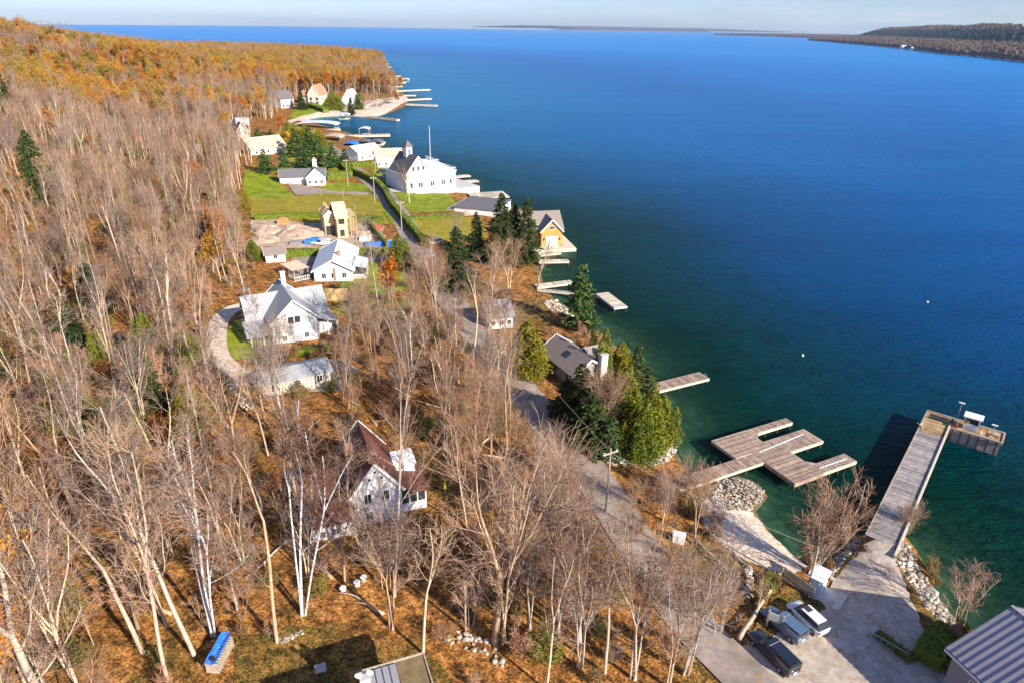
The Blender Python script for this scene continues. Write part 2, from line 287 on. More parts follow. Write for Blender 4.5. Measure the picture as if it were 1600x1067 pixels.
M['stonewall'] = simple('dry_stone', [(0.25, 0.22, 0.18), (0.45, 0.40, 0.34)], 1.5, 0.9, 0.05)
M['yellow'] = simple('yellow_paint', [(0.65, 0.50, 0.04), (0.75, 0.6, 0.08)], 1, 0.6)
def carpaint(name, c):
    m, nt, bs = mat(name); bs.inputs['Base Color'].default_value = (*c, 1); bs.inputs['Roughness'].default_value = 0.28; bs.inputs['Coat Weight'].default_value = 0.8
    f = noise(nt, 3, 3, 0.6, nt.nodes.new('ShaderNodeTexCoord').outputs['Object'])
    nt.links.new(ramp(nt, f, [(0.3, tuple(v * 0.9 for v in c)), (0.7, c)]), bs.inputs['Base Color']); return m
M['cwhite'] = carpaint('white_car_paint', (0.8, 0.8, 0.82)); M['cblack'] = carpaint('black_car_paint', (0.012, 0.016, 0.03))
M['cblue'] = carpaint('blue_grey_car_paint', (0.09, 0.16, 0.26)); M['csilver'] = carpaint('silver_car_paint', (0.5, 0.51, 0.53))

# ------------------------------------------------------------------ object helpers
worn('asphalt', .78); worn('gravel', .84)
worn('sand', .86, .6, .6); worn('lawn', .72, .35, .55); worn('dlawn', .7, .6, .5)
nt = M['rock'].node_tree; bs = nt.nodes['Principled BSDF']; src = bs.inputs['Base Color'].links[0].from_socket
nt.links.new(mixc(nt, 1.0, src, ramp(nt, objrand(nt), [(0, (.45, .42, .38)), (.3, (.8, .76, .70)), (.7, (1, .97, .92)), (1, (1.15, 1.12, 1.08))]), 'MULTIPLY'), bs.inputs['Base Color'])
def toned(base, name):
    m = M[base].copy(); m.name = name; nt = m.node_tree; bs = nt.nodes['Principled BSDF']; src = bs.inputs['Base Color'].links[0].from_socket
    at = nt.nodes.new('ShaderNodeAttribute'); at.attribute_name = 'tone'
    k = ramp(nt, at.outputs['Fac'], [(0, (0.62, 0.6, 0.6)), (0.5, (0.95, 0.95, 0.95)), (1, (1.3, 1.22, 1.12))])
    nt.links.new(mixc(nt, 1.0, src, k, 'MULTIPLY'), bs.inputs['Base Color']); M[name] = m
for k_ in ('deck', 'pier', 'lichen', 'fascia'): toned(k_, k_ + '_plank')
AUTO_SPLIT = {'porch_post', 'post', 'trim', 'rafter', 'insulator', 'branch', 'skid', 'door', 'wing_window', 'ladder', 'frame', 'fender', 'edge_trim', 'head_curb', 'rail', 'corner_brace'}
class MB:
    def __init__(s): s.v = []; s.f = []; s.ch = []
    def add(s, v, f):
        s.ch.append((len(s.v), len(s.f))); n = len(s.v); s.v += [tuple(p) for p in v]; s.f += [tuple(i + n for i in q) for q in f]; return s
    def box(s, x0, y0, z0, x1, y1, z1, rz=0, c=None):
        v = [(x, y, z) for z in (z0, z1) for y in (y0, y1) for x in (x0, x1)]
        if rz:
            cx, cy = c or ((x0 + x1) / 2, (y0 + y1) / 2); co, si = math.cos(rz), math.sin(rz)
            v = [(cx + (x - cx) * co - (y - cy) * si, cy + (x - cx) * si + (y - cy) * co, z) for x, y, z in v]
        return s.add(v, [(0, 2, 3, 1), (4, 5, 7, 6), (0, 1, 5, 4), (2, 6, 7, 3), (0, 4, 6, 2), (1, 3, 7, 5)])
    def bar(s, a, b, w, h=None):
        a, b = Vector(a), Vector(b); d = (b - a); u = d.normalized(); h = h or w
        up = Vector((0, 0, 1)) if abs(u.z) < 0.95 else Vector((1, 0, 0)); r = u.cross(up).normalized() * w / 2; t = r.cross(u).normalized() * h / 2
        v = [a - r - t, a + r - t, a + r + t, a - r + t, b - r - t, b + r - t, b + r + t, b - r + t]
        return s.add(v, [(0, 1, 2, 3), (7, 6, 5, 4), (0, 4, 5, 1), (1, 5, 6, 2), (2, 6, 7, 3), (3, 7, 4, 0)])
    def tube(s, pts, rad, n=6, cap=True):
        s.ch.append((len(s.v), len(s.f))); pts = [Vector(p) for p in pts]; base = len(s.v); ref = Vector((0.3, 1, 0.2)).normalized()
        for i, p in enumerate(pts):
            d = (pts[min(i + 1, len(pts) - 1)] - pts[max(i - 1, 0)]).normalized()
            a = d.cross(ref); 
            if a.length < 1e-3: a = d.cross(Vector((1, 0, 0)))
            a.normalize(); b = d.cross(a); r = rad[i]
            for k in range(n):
                t = 2 * PI * k / n; q = p + a * (r * math.cos(t)) + b * (r * math.sin(t)); s.v.append((q.x, q.y, q.z))
        for i in range(len(pts) - 1):
            for k in range(n):
                o = base + i * n; s.f.append((o + k, o + (k + 1) % n, o + n + (k + 1) % n, o + n + k))
        if cap: s.f.append(tuple(base + k for k in range(n))[::-1]); s.f.append(tuple(base + (len(pts) - 1) * n + k for k in range(n)))
        return s
    def prism(s, poly, z0, z1):
        n = len(poly); v = [(x, y, z0) for x, y in poly] + [(x, y, z1) for x, y in poly]
        return s.add(v, [tuple(range(n))[::-1], tuple(range(n, 2 * n))] + [(i, (i + 1) % n, n + (i + 1) % n, n + i) for i in range(n)])
    def mesh(s, name, m, smooth=False):
        me = bpy.data.meshes.new(name); me.from_pydata(s.v, [], s.f)
        me.materials.append(M[m] if isinstance(m, str) else m)
        if smooth: me.polygons.foreach_set('use_smooth', [True] * len(me.polygons))
        me.update(); return me
    def build(s, name, m, parent=None, smooth=False, loc=None, rz=0):
        if name in AUTO_SPLIT and parent is not None and 1 < len(s.ch) < 40:
            E_ = s.ch + [(len(s.v), len(s.f))]; o_ = None
            for (v0, f0), (v1, f1) in zip(E_[:-1], E_[1:]):
                b = MB(); b.v = s.v[v0:v1]; b.f = [tuple(i - v0 for i in q) for q in s.f[f0:f1]]; o_ = ob(name, b.mesh(name, m, smooth), parent, loc, rz)
            return o_
        return ob(name, s.mesh(name, m, smooth), parent, loc, rz)
def ob(name, me, parent=None, loc=None, rz=0):
    o = bpy.data.objects.new(name, me); COL.objects.link(o)
    if parent is not None: o.parent = parent
    if loc is not None: o.location = loc
    if rz: o.rotation_euler[2] = rz
    return o
def tag(o, label=None, cat=None, group=None, kind=None):
    if label: o['label'] = label
    if cat: o['category'] = cat
    if group: o['group'] = group
    if kind: o['kind'] = kind
    return o
def empty(name, loc, rz, label, cat, group=None):
    o = bpy.data.objects.new(name, None); COL.objects.link(o); o.location = loc; o.rotation_euler[2] = rz; o.empty_display_size = 0.5
    return tag(o, label, cat, group)
def copy_thing(r, loc, rz, sc, label, group=None, name=None):
    c = r.copy(); COL.objects.link(c); c.location = loc; c.rotation_euler = (0, 0, rz); c.scale = (sc,) * 3
    c['label'] = label
    if group: c['group'] = group
    elif 'group' in c: del c['group']
    for ch in r.children:
        k = ch.copy(); COL.objects.link(k); k.parent = c
        for g in ch.children:
            q = g.copy(); COL.objects.link(q); q.parent = k
    return c

# ------------------------------------------------------------------ ground and lake
def grid_mesh(name, X, Y, Z, m):
    ny, nx = X.shape; me = bpy.data.meshes.new(name)
    co = np.stack([X, Y, Z], -1).reshape(-1, 3); idx = np.arange(nx * ny).reshape(ny, nx)
    f = np.stack([idx[:-1, :-1], idx[:-1, 1:], idx[1:, 1:], idx[1:, :-1]], -1).reshape(-1, 4)
    me.vertices.add(len(co)); me.vertices.foreach_set('co', co.ravel()); me.loops.add(f.size); me.loops.foreach_set('vertex_index', f.ravel().astype(np.int32))
    me.polygons.add(len(f)); me.polygons.foreach_set('loop_start', np.arange(0, f.size, 4, dtype=np.int32))
    me.polygons.foreach_set('use_smooth', np.ones(len(f), bool)); me.update(calc_edges=True); me.validate(); me.materials.append(M[m]); return me
tag(ob('ground', grid_mesh('ground', XX, YY, HH, 'litter')), kind='structure')
wx = axis_pts(-80, 130, 4.0, -9000, 16000, 1.09); wy = axis_pts(30, 330, 4.0, -200, 26000, 1.05)
WX, WY = np.meshgrid(wx, wy)
lake_me = grid_mesh('lake', WX, WY, np.zeros_like(WX), 'water')
la = lake_me.attributes.new('offshore', 'FLOAT', 'POINT'); la.data.foreach_set('value', np.maximum(-sdist(WX, WY), -30).ravel().astype(np.float32))
tag(ob('lake', lake_me), kind='structure')

def jitter_outline(pts, step, amp, seed=0):
    r = random.Random(seed); out = []
    for i, p in enumerate(pts):
        q = pts[(i + 1) % len(pts)]; L = math.hypot(q[0] - p[0], q[1] - p[1]); n = max(1, int(L / step))
        for k in range(n):
            t = k / n; out.append((p[0] + (q[0] - p[0]) * t + r.uniform(-amp, amp), p[1] + (q[1] - p[1]) * t + r.uniform(-amp, amp)))
    return out
def drape(name, pts, m, off=0.07, amp=0.0, cell=None, seed=0):
    """a sheet of ground cover that follows the terrain"""
    if amp: pts = jitter_outline(pts, amp * 3, amp, seed)
    bm = bmesh.new(); vs = [bm.verts.new((x, y, 0)) for x, y in pts]
    f = bm.faces.new(vs); bmesh.ops.triangulate(bm, faces=[f])
    xs = [p[0] for p in pts]; ys = [p[1] for p in pts]; cell = cell or max(1.2, (max(ys) - min(ys)) / 60)
    for ax, lo, hi in ((0, min(xs), max(xs)), (1, min(ys), max(ys))):
        n = int((hi - lo) / cell)
        for k in range(1, n + 1):
            co = [0, 0, 0]; no = [0, 0, 0]; co[ax] = lo + cell * k; no[ax] = 1
            bmesh.ops.bisect_plane(bm, geom=bm.verts[:] + bm.edges[:] + bm.faces[:], plane_co=co, plane_no=no)
    A = np.array([v.co[:] for v in bm.verts]); z = bil(A[:, 0], A[:, 1], HH)
    for v, h in zip(bm.verts, z): v.co.z = h + off
    bmesh.ops.recalc_face_normals(bm, faces=bm.faces)
    if sum(f.normal.z for f in bm.faces) < 0: bmesh.ops.reverse_faces(bm, faces=bm.faces)
    me = bpy.data.meshes.new(name); bm.to_mesh(me); bm.free(); me.materials.append(M[m])
    return tag(ob(name, me), kind='structure')
def gxy(L): return [tuple(G(*p)[:2]) for p in L]
def ribbon(line, w0, w1=None):
    L = [Vector(p) for p in line]; w1 = w1 or w0; a = []; b = []
    for i, p in enumerate(L):
        d = (L[min(i + 1, len(L) - 1)] - L[max(i - 1, 0)]).normalized(); n = Vector((-d.y, d.x)); w = w0 + (w1 - w0) * i / (len(L) - 1)
        a.append(tuple(p + n * w / 2)); b.append(tuple(p - n * w / 2))
    return a + b[::-1]
def smooth_line(L, n=4):
    out = []
    for i in range(len(L) - 1):
        p0 = Vector(L[max(i - 1, 0)]); p1 = Vector(L[i]); p2 = Vector(L[i + 1]); p3 = Vector(L[min(i + 2, len(L) - 1)])
        for k in range(n):
            t = k / n; out.append(tuple(0.5 * ((2 * p1) + (p2 - p0) * t + (2 * p0 - 5 * p1 + 4 * p2 - p3) * t * t + (3 * p1 - p0 - 3 * p2 + p3) * t ** 3)))
    out.append(tuple(L[-1])); return out
road_px = [(1190,1085),(1135,1030),(1090,985),(1050,930),(1015,880),(985,835),(950,780),(915,730),(880,690),(850,655),(818,615),(782,570),(742,520),(705,470),(680,430),(655,390),(632,350),(605,310),(578,283),(552,265),(534,250),(522,238),(505,225)]
road = smooth_line(gxy(road_px)); drape('road', ribbon(road, 4.8, 7.6), 'asphalt', 0.16)
drape('gravel_lot', gxy([(1170,1000),(1215,985),(1262,968),(1285,945),(1300,905),(1318,885),(1352,845),(1366,833),(1398,846),(1408,880),(1420,930),(1440,975),(1450,1010),(1480,1067),(1480,1110),(1150,1110),(1120,1040)]), 'gravel', 0.09, 0.25, seed=1)
drape('beach', gxy([(1108,775),(1150,796),(1176,800),(1205,836),(1236,866),(1264,886),(1240,897),(1200,890),(1158,872),(1120,845),(1098,818),(1086,792)]), 'sand', 0.1, 0.2, seed=2)
drape('shore_grass', gxy([(1062,858),(1105,845),(1150,866),(1180,890),(1176,920),(1150,948),(1120,940),(1085,900)]), 'goldlawn', 0.08, 0.4, seed=3)
drape('parking_verge', gxy([(1176,985),(1190,960),(1225,915),(1262,925),(1290,950),(1262,968),(1215,985),(1192,1000)]), 'goldlawn', 0.12, 0.25, seed=4)
drape('pier_verge', gxy([(1300,905),(1330,868),(1366,838),(1352,852),(1322,885),(1305,905)]), 'goldlawn', 0.12, 0.15, seed=5)
drape('riprap_verge', gxy([(1396,848),(1404,856),(1420,905),(1448,950),(1470,975),(1452,985),(1428,945),(1406,890)]), 'goldlawn', 0.13, 0.15, seed=6)
drape('yard_lawn', gxy([(370,1067),(365,1000),(420,985),(520,975),(600,985),(650,1000),(720,1067),(720,1100),(370,1100)]), 'goldlawn', 0.08, 0.5, seed=7)
drape('oval_lawn', gxy([(352,520),(368,500),(400,500),(420,535),(430,562),(400,566),(368,560),(352,545)]), 'lawn', 0.09, 0.3, seed=8)
drape('curved_driveway', ribbon(smooth_line(gxy([(400,478),(368,482),(345,500),(338,530),(345,560),(375,585),(400,598)])), 3.4), 'sand', 0.13)
drape('side_lawn', gxy([(520,470),(640,465),(650,500),(560,500),(520,490)]), 'dlawn', 0.08, 0.4, seed=9)
drape('forecourt', gxy([(385,575),(440,568),(530,560),(560,575),(555,600),(520,612),(450,612),(400,606)]), 'asphalt', 0.11, 0.2, seed=10)
drape('bungalow_lawn', gxy([(540,408),(600,405),(640,430),(645,452),(600,462),(530,452)]), 'lawn', 0.09, 0.3, seed=11)
drape('bungalow_driveway', gxy([(455,404),(480,402),(640,403),(650,408),(560,411),(500,413),(480,440),(452,436)]), 'asphalt', 0.13)
drape('village_green', gxy([(385, 258), (430, 262), (440, 240), (430, 210), (455, 195), (500, 205), (520, 225), (545, 250), (560, 262), (520, 280), (455, 285), (420, 270)]), 'dlawn', 0.1, 0.8, seed=31)
drape('upper_lawn', gxy([(382,266),(415,270),(440,285),(455,305),(480,312),(560,322),(600,332),(606,346),(520,344),(440,340),(392,335),(380,300)]), 'lawn', 0.12, 0.6, seed=12)
drape('dry_meadow', gxy([(388,308),(440,312),(490,304),(560,302),(584,306),(600,338),(612,352),(560,350),(480,350),(392,340)]), 'dlawn', 0.2, 0.6, seed=13)
drape('road_verge', gxy([(505,288),(545,285),(572,290),(594,318),(622,356),(612,352),(600,334),(560,306),(500,304)]), 'lawn', 0.17, 0.3, seed=32)
drape('cottage_driveway', gxy([(446,284),(470,290),(520,300),(580,301),(575,306),(500,303),(482,306),(462,306)]), 'asphalt', 0.22)
drape('construction_dirt', gxy([(392,345),(440,342),(500,344),(590,346),(600,375),(605,392),(500,390),(400,386)]), 'dirt', 0.14, 0.6, seed=14)
drape('mansion_lawn', gxy([(612,300),(700,304),(722,330),(640,334),(628,318)]), 'lawn', 0.12, 0.3, seed=15)
drape('lower_mansion_lawn', gxy([(642,344),(752,340),(762,372),(680,378),(655,370)]), 'dlawn', 0.12, 0.3, seed=16)
drape('mansion_path', gxy([(640,339),(765,333),(765,337),(642,343)]), 'sand', 0.18)
drape('mansion_terrace', gxy([(600,296),(722,290),(735,300),(700,304),(614,301)]), 'concrete', 0.16)
drape('bay_lawn', gxy([(448,186),(462,170),(520,172),(548,182),(480,186)]), 'lawn', 0.3, 1.0, seed=17)
drape('bay_side_lawn', gxy([(548,180),(585,168),(610,162),(618,168),(590,180)]), 'lawn', 0.3, 0.8, seed=18)
drape('bay_beach', gxy([(452,196),(470,188),(520,184),(560,183),(590,184),(612,174),(640,158),(634,152),(610,165),(585,179),(520,181),(468,184),(445,192)]), 'sand', 0.4, 0.5, seed=19)
drape('mansion_hedge_yard', gxy([(575,268),(610,290),(640,292),(640,275),(600,262)]), 'lawn', 0.13, 0.4, seed=20)
drape('cottage_yard', gxy([(778,478),(830,468),(870,478),(880,500),(850,515),(800,505)]), 'goldlawn', 0.1, 0.4, seed=21)

# ------------------------------------------------------------------ buildings
def house_root(name, A, B, label, cat='house', z=0.0, at_z=None):
    """origin at the left end of the front wall foot; local x runs along that wall, local y away from the viewer"""
    a = Vector(U(*A, at_z)) if at_z is not None else G(*A).xy; b = Vector(U(*B, at_z)) if at_z is not None else G(*B).xy
    d = b - a; m = (a + b) / 2
    r = empty(name, (a.x, a.y, max(T(m.x, m.y), 0.4) + z), math.atan2(d.y, d.x), label, cat)
    return r, d.length
def gable(r, x0, y0, x1, y1, zw, rise, ax='x', wall='siding', roof='greyroof', over=0.4, z0=-2.5, th=0.22, dz=0, wname='wall', rname='roof', shed=False):
    """ridge runs along local ax"""
    b = MB()
    if ax == 'x': prof = [(y0, z0), (y1, z0), (y1, zw), ((y0 + y1) / 2, zw + rise), (y0, zw)]; P = lambda t, q, z: (t, q, z); t0, t1, q0, q1 = x0, x1, y0, y1
    else: prof = [(x0, z0), (x1, z0), (x1, zw), ((x0 + x1) / 2, zw + rise), (x0, zw)]; P = lambda t, q, z: (q, t, z); t0, t1, q0, q1 = y0, y1, x0, x1
    v = [P(t0, q, z) for q, z in prof] + [P(t1, q, z) for q, z in prof]
    b.add(v, [(0, 1, 2, 3, 4), (9, 8, 7, 6, 5)] + [(i, 5 + i, 5 + (i + 1) % 5, (i + 1) % 5) for i in range(5)])
    w = b.build(wname, wall, r)
    s = MB(); hw = (q1 - q0) / 2; sl = rise / hw; qc = (q0 + q1) / 2; e = 0.03 + dz
    for sg in (-1, 1):
        qe = qc + sg * (hw + over); ze = zw - sl * over + e; zr = zw + rise + e
        v = [P(t, q, z) for t in (t0 - over, t1 + over) for q, z in ((qe, ze), (qc, zr), (qc, zr + th), (qe, ze + th))]
        s.add(v, [(0, 1, 2, 3), (7, 6, 5, 4), (0, 4, 5, 1), (1, 5, 6, 2), (2, 6, 7, 3), (3, 7, 4, 0)])
    ro = s.build(rname, roof, r)
    # white barge and eave trim
    t_ = MB()
    for t in (t0 - over - 0.03, t1 + over + 0.03):
        for sg in (-1, 1):
            qe = qc + sg * (hw + over); t_.bar(P(t, qe, zw - sl * over + e + th / 2), P(t, qc, zw + rise + e + th / 2), 0.06, th + 0.12)
    t_.build('trim', 'trim', ro); return w, ro
def slab(r, pts, th, m, name='roof'):
    """tilted roof slab through four corners"""
    v = [Vector(p) for p in pts]; n = (v[1] - v[0]).cross(v[3] - v[0]).normalized()
    if n.z < 0: n = -n
    w = [p + n * th for p in v]; return MB().add(v + w, [(3, 2, 1, 0), (4, 5, 6, 7), (0, 1, 5, 4), (1, 2, 6, 5), (2, 3, 7, 6), (3, 0, 4, 7)]).build(name, m, r)
def win(r, face, c, q, z, w=0.9, h=1.2, name='window', grid=True, pm='glass', fm='trim'):
    """face S: wall y=c seen from -y at x=q; N; W: wall x=c at y=q; E"""
    def bx(b, a0, a1, z0, z1, d0, d1):
        s = -1 if face in 'SW' else 1; e0, e1 = sorted((c + s * d0, c + s * d1))
        if face in 'SN': b.box(q + a0, e0, z0, q + a1, e1, z1)
        else: b.box(e0, q + a0, z0, e1, q + a1, z1)
    f = MB(); t = 0.09
    bx(f, -w / 2 - t, w / 2 + t, z - h / 2 - t, z - h / 2, -0.02, 0.09); bx(f, -w / 2 - t, w / 2 + t, z + h / 2, z + h / 2 + t, -0.02, 0.09)
    bx(f, -w / 2 - t, -w / 2, z - h / 2, z + h / 2, -0.02, 0.08); bx(f, w / 2, w / 2 + t, z - h / 2, z + h / 2, -0.02, 0.08)
    if grid: bx(f, -0.03, 0.03, z - h / 2, z + h / 2, -0.02, 0.07)
    fo = f.build(name, fm, r); p = MB(); bx(p, -w / 2 + .001, w / 2 - .001, z - h / 2 + .001, z + h / 2 - .001, -0.02, 0.035); p.build('pane' if name == 'window' else 'panel', pm, fo); return fo
def door(r, face, c, q, z, w=1.0, h=2.1, pm='white'):
    return win(r, face, c, q, z + h / 2, w, h, 'door', False, pm)
def chimney(r, x, y, z0, z1, w=0.8, m='brick', name='chimney', parent=None):
    b = MB().box(x - w / 2, y - w / 2, z0, x + w / 2, y + w / 2, z1).box(x - w / 2 - .08, y - w / 2 - .08, z1, x + w / 2 + .08, y + w / 2 + .08, z1 + .15)
    return b.build(name, m, parent or r)
def rail(r, pts, h=1.0, m='trim', name='railing', gap=0.5):
    b = MB()
    for a, c in zip(pts[:-1], pts[1:]):
        a, c = Vector(a), Vector(c); n = max(1, int((c - a).length / gap)); up = Vector((0, 0, h))
        b.bar(a + up, c + up, 0.09); b.bar(a + up * 0.15, c + up * 0.15, 0.06)
        for k in range(n + 1): p = a + (c - a) * k / n; b.bar(p, p + up * 0.96, 0.07)
    return b.build(name, m, r)

# white farmhouse with the red roof
r, L = house_root('farmhouse', (553, 822), (630, 806), 'white farmhouse with a steep rust red roof among bare trees', 'house')
W = L
gable(r, 0, 0, W, 9.5, 4.3, 3.9, 'y', 'siding', 'redroof', 0.35)
gable(r, -4.8, -1.3, -0.05, 3.2, 2.3, 1.1, 'x', 'siding', 'redroof', 0.3, rname='wing_roof', wname='wing_wall')
gable(r, -5.4, 3.3, -0.05, 9.3, 2.6, 1.7, 'x', 'siding', 'redroof', 0.3, rname='wing_roof', wname='wing_wall', dz=0.05)
MB().box(W + 0.02, 0.8, -2.5, W + 3.2, 6.5, 1.0).build('porch_wall', 'siding', r)
MB().box(W + 0.05, 0.9, 1.0, W + 3.1, 6.4, 2.35).build('porch_screen', 'glass', r)
pp = MB()
for q in (0, 1.0, 2.0, 3.02): pp.box(W + q + .02, 0.78, 1.0, W + q + .16, 0.9, 2.4)
pp.build('porch_post', 'trim', r)
slab(r, [(W + 0.02, 0.3, 3.5), (W + 3.6, 0.3, 2.45), (W + 3.6, 7, 2.45), (W + 0.02, 7, 3.5)], 0.18, 'redroof', 'porch_roof')
MB().box(W + 0.4, 4.4, 2.6, W + 2.8, 6.8, 4.0).build('dormer', 'siding', r)
slab(r, [(W + .2, 4.2, 4.02), (W + 3.0, 4.2, 4.02), (W + 3.0, 7.0, 4.6), (W + .2, 7.0, 4.6)], 0.12, 'white', 'dormer_roof')
chimney(r, 1.0, 6.0, 4.4, 7.4, 0.9)
for q, z in ((W * .32, 3.6), (W * .68, 3.6), (W * .32, 1.0)): win(r, 'S', 0, q, z, 0.8, 1.3)
for q, z in ((W * .5, 7.1), (W * .38, 6.2), (W * .62, 6.2)): win(r, 'S', 0, q, z, 0.32, 0.35, grid=False)
win(r, 'S', -1.3, -2.2, 1.1, 0.8, 0.8); win(r, 'S', -1.3, -3.7, 1.1, 0.6, 0.8)
for q in (8.2,): win(r, 'E', W, q, 3.0, 0.8, 1.1)

# white house with the big grey roofs
r, L = house_root('grey_roofed_house', (428, 538), (508, 528), 'large white house with steep pale grey roofs beside an oval lawn', 'house')
W = L; r.scale = (.9, .9, .9)
gable(r, 0, 0, W, 13, 4.8, 4.2, 'y', 'siding', 'greyroof', 0.5)
gable(r, -3.6, 5.2, W + 2.8, 12.5, 4.4, 3.6, 'x', 'siding', 'greyroof', 0.45, rname='cross_roof', wname='cross_wall', dz=0.04)
MB().box(-4.2, -0.2, -2.5, -4.0, 0.0, 2.6).box(-1.9, -0.2, -2.5, -1.7, 0, 2.6).box(-4.2, 4.6, -2.5, -4.0, 4.8, 2.6).build('porch_post', 'trim', r)
slab(r, [(-4.9, -0.7, 2.7), (-0.03, -0.7, 2.7), (-0.03, 5.0, 4.0), (-4.9, 5.0, 4.0)], 0.2, 'greyroof', 'porch_roof')
slab(r, [(W + .03, 1.0, 3.8), (W + 4.2, 1.0, 2.6), (W + 4.2, 12.5, 2.6), (W + .03, 12.5, 3.8)], 0.2, 'greyroof', 'porch_roof')
MB().box(W + 4.0, 1.1, -2.5, W + 4.15, 1.25, 2.6).box(W + 2.1, 1.1, -2.5, W + 2.25, 1.25, 2.9).build('porch_post', 'trim', r)
MB().box(W + .5, 3, -2.5, W + 3.6, 12, 2.4).build('porch_wall', 'white', r)
for q in (W * .42, W * .56): win(r, 'S', 0, q, 4.9, 0.9, 1.2, fm='darkwood')
win(r, 'S', 0, W * .25, 1.2, .8, 1.1); win(r, 'S', 0, W * .72, 1.2, 0.8, 1.1); win(r, 'W', -3.6, 8.5, 3, .9, 1.2)
chimney(r, W * .55, 10.5, 8, 11.6, 0.9, 'white'); chimney(r, -2, 9.6, 7.5, 9.2, 0.25, 'steel', 'vent_pipe')

# low white bungalow
r, L = house_root('bungalow', (492, 440), (552, 440), 'low white bungalow with a pale grey roof beside a green lawn', 'house')
W = L
gable(r, 0, 0, W, 16, 2.7, 2.3, 'y', 'siding', 'whiteroof', 0.6)
slab(r, [(W + .05, 1.5, 3.1), (W + 3.2, 1.5, 2.3), (W + 3.2, 9, 2.3), (W + .05, 9, 3.1)], 0.15, 'whiteroof', 'porch_roof')
MB().box(W + .1, 1.7, -2, W + 3.0, 8.8, 0.9).build('porch_wall', 'siding', r)
MB().box(W + .12, 1.8, .9, W + 2.9, 8.7, 2.25).build('porch_screen', 'glass', r)
for q in (.25, .5, .78): win(r, 'S', 0, W * q, 1.4, 0.9, 1.2)
MB().box(W * .52, -.25, 0.3, W * .56, -.02, 3.2).build('downpipe', 'redshingle', r)
chimney(r, W * .62, 4.5, 3.5, 5.6, 0.7)
r, L = house_root('pergola', (461, 440), (482, 436), 'weathered timber pergola between the bungalow and the wood', 'pergola')
b = MB()
for x in (0, L): 
    for y in (0, 3, 6): b.box(x - .08, y - .08, -1, x + .08, y + .08, 2.5)
b.build('post', 'timber', r); b = MB()
for k in range(14): b.box(-.5, k * .48 - .1, 2.62, L + .5, k * .48, 2.75)
tag(b.build('rafter', 'timber', r), kind='stuff'); b = MB().box(-.08, -.4, 2.5, .08, 6.4, 2.62).box(L - .08, -.4, 2.5, L + .08, 6.4, 2.62); b.build('beam', 'timber', r)
rail(r, [(-.2, -.4, 0), (L + .2, -.4, 0)], 1.0)

def shed_house(name, A, B, depth, zw, rise, ax, wall, roof, label, cat='house', wins=2, over=0.35, z=0, lv=1, ww=.9, wh=1.1):
    r, L = house_root(name, A, B, label, cat, z)
    gable(r, 0, 0, L, depth, zw, rise, ax, wall, roof, over)
    for i in range(wins):
        for k in range(lv): win(r, 'S', 0, L * (i + .5) / wins, 1.5 + 2.7 * k, ww, wh, grid=L < 12)
    return r, L
shed_house('garden_shed', (416, 411), (447, 409), 4.5, 2.0, 1.0, 'x', 'white', 'taupe', 'small weathered grey roofed shed at the wood edge below the building site', 'shed', 1)
r, L = shed_house('gable_cottage', (480, 291), (508, 291), 8, 3.0, 3.0, 'y', 'siding', 'darkroof', 'white gabled cottage with dark roof and small white cupola', wins=3)
gable(r, -9.5, 3.0, L + .3, 9.4, 2.9, 2.2, 'x', 'siding', 'darkroof', .35, rname='wing_roof', wname='wing_wall', dz=.04)
MB().box(L / 2 - .7, 6, 5.5, L / 2 + .7, 7.4, 8.0).build('cupola', 'white', r)
MB().add([(L / 2 - .9, 5.8, 8), (L / 2 + .9, 5.8, 8), (L / 2 + .9, 7.6, 8), (L / 2 - .9, 7.6, 8), (L / 2, 6.7, 9.2)], [(3, 2, 1, 0), (0, 1, 4), (1, 2, 4), (2, 3, 4), (3, 0, 4)]).build('cupola_roof', 'whiteroof', r)
shed_house('outbuilding', (588, 262), (630, 262), 8, 4.5, 2.6, 'x', 'siding', 'beigeroof', 'long white outbuilding with a beige roof behind the white mansion', wins=4)
shed_house('white_boathouse', (560, 252), (596, 248), 9, 3.6, 2.4, 'x', 'siding', 'whiteroof', 'small white boathouse with pale blue roof beside the clipped hedge', 'boathouse', 3)
shed_house('wooded_house', (392, 243), (447, 240), 10, 3.5, 3.6, 'x', 'beige', 'beigeroof', 'beige roofed house behind the cluster of pines', wins=3)
r, L = shed_house('hillside_house', (372, 222), (390, 222), 16, 5, 4.0, 'y', 'beige', 'darkroof', 'tall gabled house with dark roof at the foot of the wood', wins=2, lv=2)
MB().box(L * .3, 6, 7, L + 2.5, 10, 10.2).build('dormer', 'whiteroof', r)
r, L = shed_house('red_roofed_house', (482, 164), (501, 165), 18, 7, 6.5, 'y', 'beige', 'redshingle', 'gabled house with red brown roof across the bay', wins=2, lv=2, ww=2, wh=2)
gable(r, -6, 2, -.1, 14, 6, 3, 'x', 'beige', 'redshingle', rname='wing_roof', wname='wing_wall')
r, L = shed_house('chalet', (532, 167), (557, 168), 14, 2.5, 9, 'y', 'siding', 'whiteroof', 'white steep roofed chalet by the bay shore', wins=3, ww=1.6, wh=1.6)
shed_house('pale_bay_house', (440, 170), (460, 168), 12, 6, 5, 'x', 'siding', 'darkroof', 'pale house half hidden by bare trees left of the bay lawn', wins=3, ww=1.6, wh=1.6)

